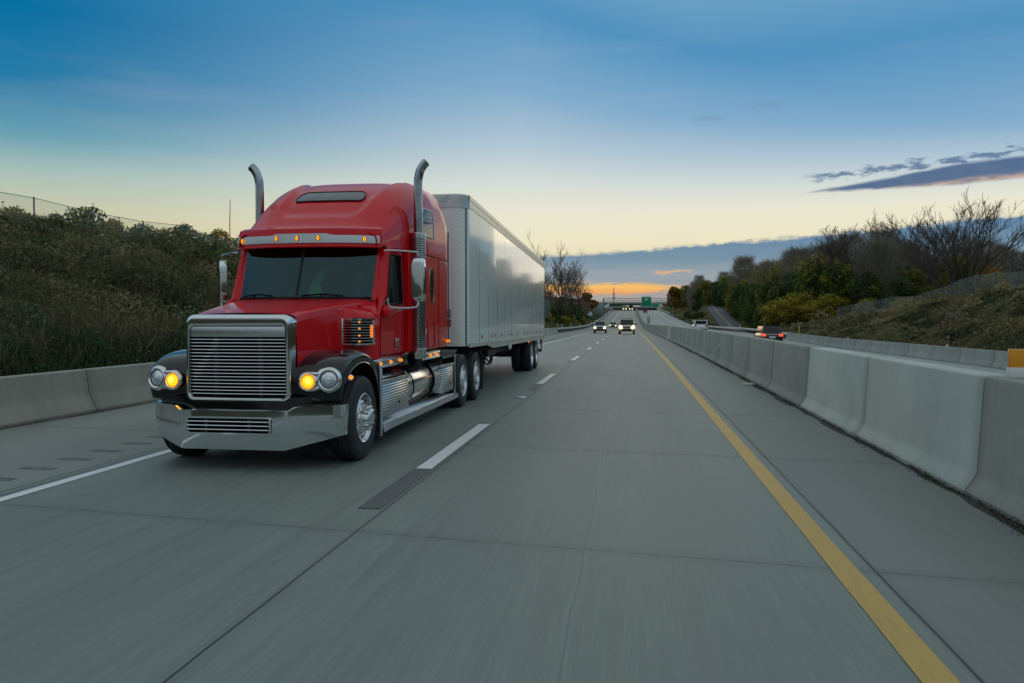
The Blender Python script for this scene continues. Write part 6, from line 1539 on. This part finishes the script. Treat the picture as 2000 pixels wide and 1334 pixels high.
# ---- brush that covers the banks: one mass each
def clumps(n, xr, yr, rg, pw=1.6):
    y = yr[0]*(yr[1]/yr[0])**(rg.random(n)**pw); x = rg.uniform(xr[0], xr[1], n); return x, y
def hsv_mix(a, b2, t): return a*(1-t[:,None])+b2*t[:,None]
def brush(name, label, n, xr, yr, seed, hmax, cols, size, stem=.35, pw=1.0, ok=None, green_band=None):
    rg = np.random.default_rng(seed)
    x, y = clumps(n, xr, yr, rg, pw)
    if ok is not None: k = ok(x, y); x, y = x[k], y[k]
    n = len(x)
    mound = .10+.55*vnoise(x, y, 1.1, seed)**1.3+.75*sstep((vnoise(x, y, 2.6, seed+1)-.45)*4)*vnoise(x, y, .7, seed+2)
    h = hmax*mound*np.sqrt(rg.random(n)); z = terrain(x, y)+h
    P_ = np.stack([x, y, z], 1); sz = size*np.clip(y/14, .55, 3.0)*rg.uniform(.5,1.5,n)
    V, Fc = quads_cloud(P_, sz, rg, .8)
    q = vnoise(x+z, y, 1.9, seed+5)*.6+vnoise(x, y+z, .5, seed+6)*.4
    k = np.clip((q*len(cols)*1.25+rg.normal(size=n)*.35-.5).astype(int), 0, len(cols)-1); C_ = np.array(cols)[k]
    g = vnoise(x, y+z*.7, 2.6, seed+7); C_ = hsv_mix(C_, np.array([.020,.036,.014])[None], np.clip((g-.56)*5,0,1)*.9)
    if green_band is not None: gb = green_band(x, y, rg); C_ = hsv_mix(C_, np.array([.020,.052,.024])[None], gb)
    C_ = C_*rg.uniform(.7,1.3,n)[:,None]
    # dry stems
    m_ = int(n*stem); xs_, ys__ = clumps(m_, xr, yr, rg, pw)
    if ok is not None: kk = ok(xs_, ys__); xs_, ys__ = xs_[kk], ys__[kk]
    m_ = len(xs_); md = .15+.55*vnoise(xs_, ys__, 1.1, seed)**1.3+.65*sstep((vnoise(xs_, ys__, 2.6, seed+1)-.45)*4); hh = hmax*md*1.15
    zz = terrain(xs_, ys__)+hh*rg.uniform(.2,.75,m_); L_ = rg.uniform(.12,.40,m_)*hmax; lean = rg.normal(size=(m_,3))*[.4,.4,.05]+[0,0,1]; lean /= np.linalg.norm(lean,axis=1)[:,None]
    w_ = rg.uniform(.003,.008,m_)*np.clip(ys__/12,.7,3.5); s_ = rg.normal(size=(m_,3)); s_[:,2] *= .1; s_ /= np.linalg.norm(s_,axis=1)[:,None]; B0 = np.stack([xs_,ys__,zz],1)
    V2 = np.stack([B0-s_*w_[:,None], B0+s_*w_[:,None], B0+lean*L_[:,None]+s_*w_[:,None]*.3, B0+lean*L_[:,None]-s_*w_[:,None]*.3],1).reshape(-1,3)
    C2 = np.array([(.085,.068,.042),(.060,.046,.032),(.12,.10,.07),(.05,.05,.025)])[rg.integers(0,4,m_)]*rg.uniform(.6,1.3,m_)[:,None]
    # pale seed heads in patches
    sp = int(n*.10); xh, yh = clumps(sp, xr, yr, rg, pw); keep = vnoise(xh, yh, 1.1, seed+9) > .68
    if ok is not None: keep &= ok(xh, yh)
    xh, yh = xh[keep], yh[keep]; sp = len(xh)
    zh = terrain(xh, yh)+hmax*(.2+.75*vnoise(xh, yh, 1.3, seed)*(.4+.9*vnoise(xh, yh, 4.5, seed+1)))+rg.uniform(0,.18,sp)
    V3, F3 = quads_cloud(np.stack([xh,yh,zh],1), .014*np.clip(yh/12,.8,2.5)*rg.uniform(.6,1.4,sp), rg)
    C3 = np.array([(.22,.19,.15),(.17,.15,.12),(.28,.25,.20)])[rg.integers(0,3,sp)]
    V = np.concatenate([V,V2,V3]); Fc = np.arange(len(V)).reshape(-1,4); C_ = np.repeat(np.concatenate([C_,C2,C3]),4,0)
    return tag(rnd_mesh(name, V, Fc, [vcol], smooth=False, col=C_), label, 'brush', kind='stuff')
BR = [(.030,.040,.018),(.052,.066,.028),(.086,.078,.044),(.070,.088,.036),(.120,.104,.060),(.155,.128,.082)]
brush('brush', 'tangled brown and green weeds covering the left bank', 330000, (-29,-10.75), (7.5,75), 101, 1.15, BR, .038, .42, .85, green_band=lambda x, y, rg: np.clip((x+13.6+ (vnoise(x,y,2.0,3)-.5)*2.4)/1.0, 0, 1)*.92)
# ivy spilling over the foot of the bank
def ivy_ok(x, y): return vnoise(x, y, .8, 33) > .18
o = brush('ivy', 'dark green ground cover along the top of the low left barrier', 60000, (-12.6,-10.55), (8,60), 111, .48, [(.024,.066,.028),(.034,.082,.034),(.016,.046,.020),(.044,.088,.034)], .030, .05, .9, ok=ivy_ok); o['category'] = 'ground cover'
brush('brush', 'low weeds on the left slope beyond the trailer', 60000, (-24,-10.9), (75,330), 121, .8, BR, .045, .3, 1.0)
BR2 = [(.065,.070,.036),(.095,.092,.048),(.130,.112,.064),(.160,.134,.080),(.195,.160,.100),(.105,.096,.055)]
def sideok(x, y):
    cx = np.interp(y, SR[:,1], SR[:,0]); return ~((np.abs(x-cx) < 3.0) & (y > 120))
brush('brush', 'dry brown grass and weeds covering the right slope', 190000, (17.7,33), (26,125), 131, .62, BR2, .040, .9, .9, ok=sideok, green_band=lambda x, y, rg: np.clip((19.3-x)/1.2,0,1)*.6)
brush('brush', 'low weeds on the far right slope beside the opposite lanes', 60000, (17.9,34), (125,480), 141, .7, BR2, .05, .3, .7, ok=sideok)
def shrub_mass(name, label, N, xr, yr, seed, pal, size, rr, pw=.9, per=300):
    rg = np.random.default_rng(seed); cx, cy = clumps(N, xr, yr, rg, pw); Vs, Cs = [], []
    for i in range(N):
        r_ = rg.uniform(*rr)*(1+.012*cy[i]); hz_ = r_*rg.uniform(.55,1.0); n = int(per*rg.uniform(.6,1.2)); d = rg.normal(size=(n,3)); d[:,2] = np.abs(d[:,2]); d /= np.linalg.norm(d,axis=1)[:,None]
        k = (.72+.5*vnoise(d[:,0]*2.2+cx[i]*7, d[:,1]*2.2+d[:,2]*2+cy[i]*5, .5, seed))*rg.random(n)**.22
        P_ = np.stack([cx[i]+d[:,0]*r_*k, cy[i]+d[:,1]*r_*k, float(terrain(cx[i],cy[i]))-.05+d[:,2]*hz_*k*1.3], 1)
        P_[:,2] += (terrain(P_[:,0],P_[:,1])-float(terrain(cx[i],cy[i])))*.8
        V, F_ = quads_cloud(P_, size*max(.7,cy[i]/16)*rg.uniform(.6,1.4,n), rg, .9); Vs.append(V)
        b2 = np.array(pal[rg.integers(0,len(pal))]); Cs.append(np.repeat(b2[None]*rg.uniform(.65,1.35,n)[:,None], 4, 0))
    V = np.concatenate(Vs); return tag(rnd_mesh(name, V, np.arange(len(V)).reshape(-1,4), [vcol], smooth=False, col=np.concatenate(Cs)), label, 'brush', kind='stuff')
shrub_mass('shrubs', 'low rounded shrubs scattered through the weeds of the left bank', 460, (-28,-11.6), (9,60), 201, [(.045,.070,.026),(.064,.084,.034),(.100,.092,.048),(.125,.104,.060),(.034,.054,.022),(.155,.125,.078),(.085,.105,.038),(.052,.046,.030)], .034, (.45,1.15), .85, 330)
shrub_mass('shrubs', 'low tufts and shrubs scattered over the right slope', 130, (18.2,33), (28,120), 202, [(.10,.095,.05),(.13,.11,.06),(.08,.09,.045),(.17,.14,.085),(.12,.10,.07)], .030, (.3,.7), .9, 260)
# distant wooded ridge: forest canopy on the hills
rg = np.random.default_rng(9); n = 26000
x = rg.uniform(-260, 330, n); y = rg.uniform(1250, 2100, n); z = terrain(x, y)+rg.random(n)*7
V, Fc = quads_cloud(np.stack([x,y,z],1), rg.uniform(1.5,3.5,n), rg, 1.0)
C_ = np.array([(.030,.034,.022),(.045,.040,.030),(.022,.028,.020)])[rg.integers(0,3,n)]
tag(rnd_mesh('ridge_forest', V, Fc, [vcol], smooth=False, col=np.repeat(C_,4,0)), 'wooded ridge on the horizon beyond the bridge', 'forest', kind='stuff')
# unused prototypes (never placed) are removed
for o in list(bpy.data.objects):
    if o.parent is None and o.type == 'EMPTY' and 'label' not in o:
        for c in list(o.children_recursive): bpy.data.objects.remove(c)
        bpy.data.objects.remove(o)
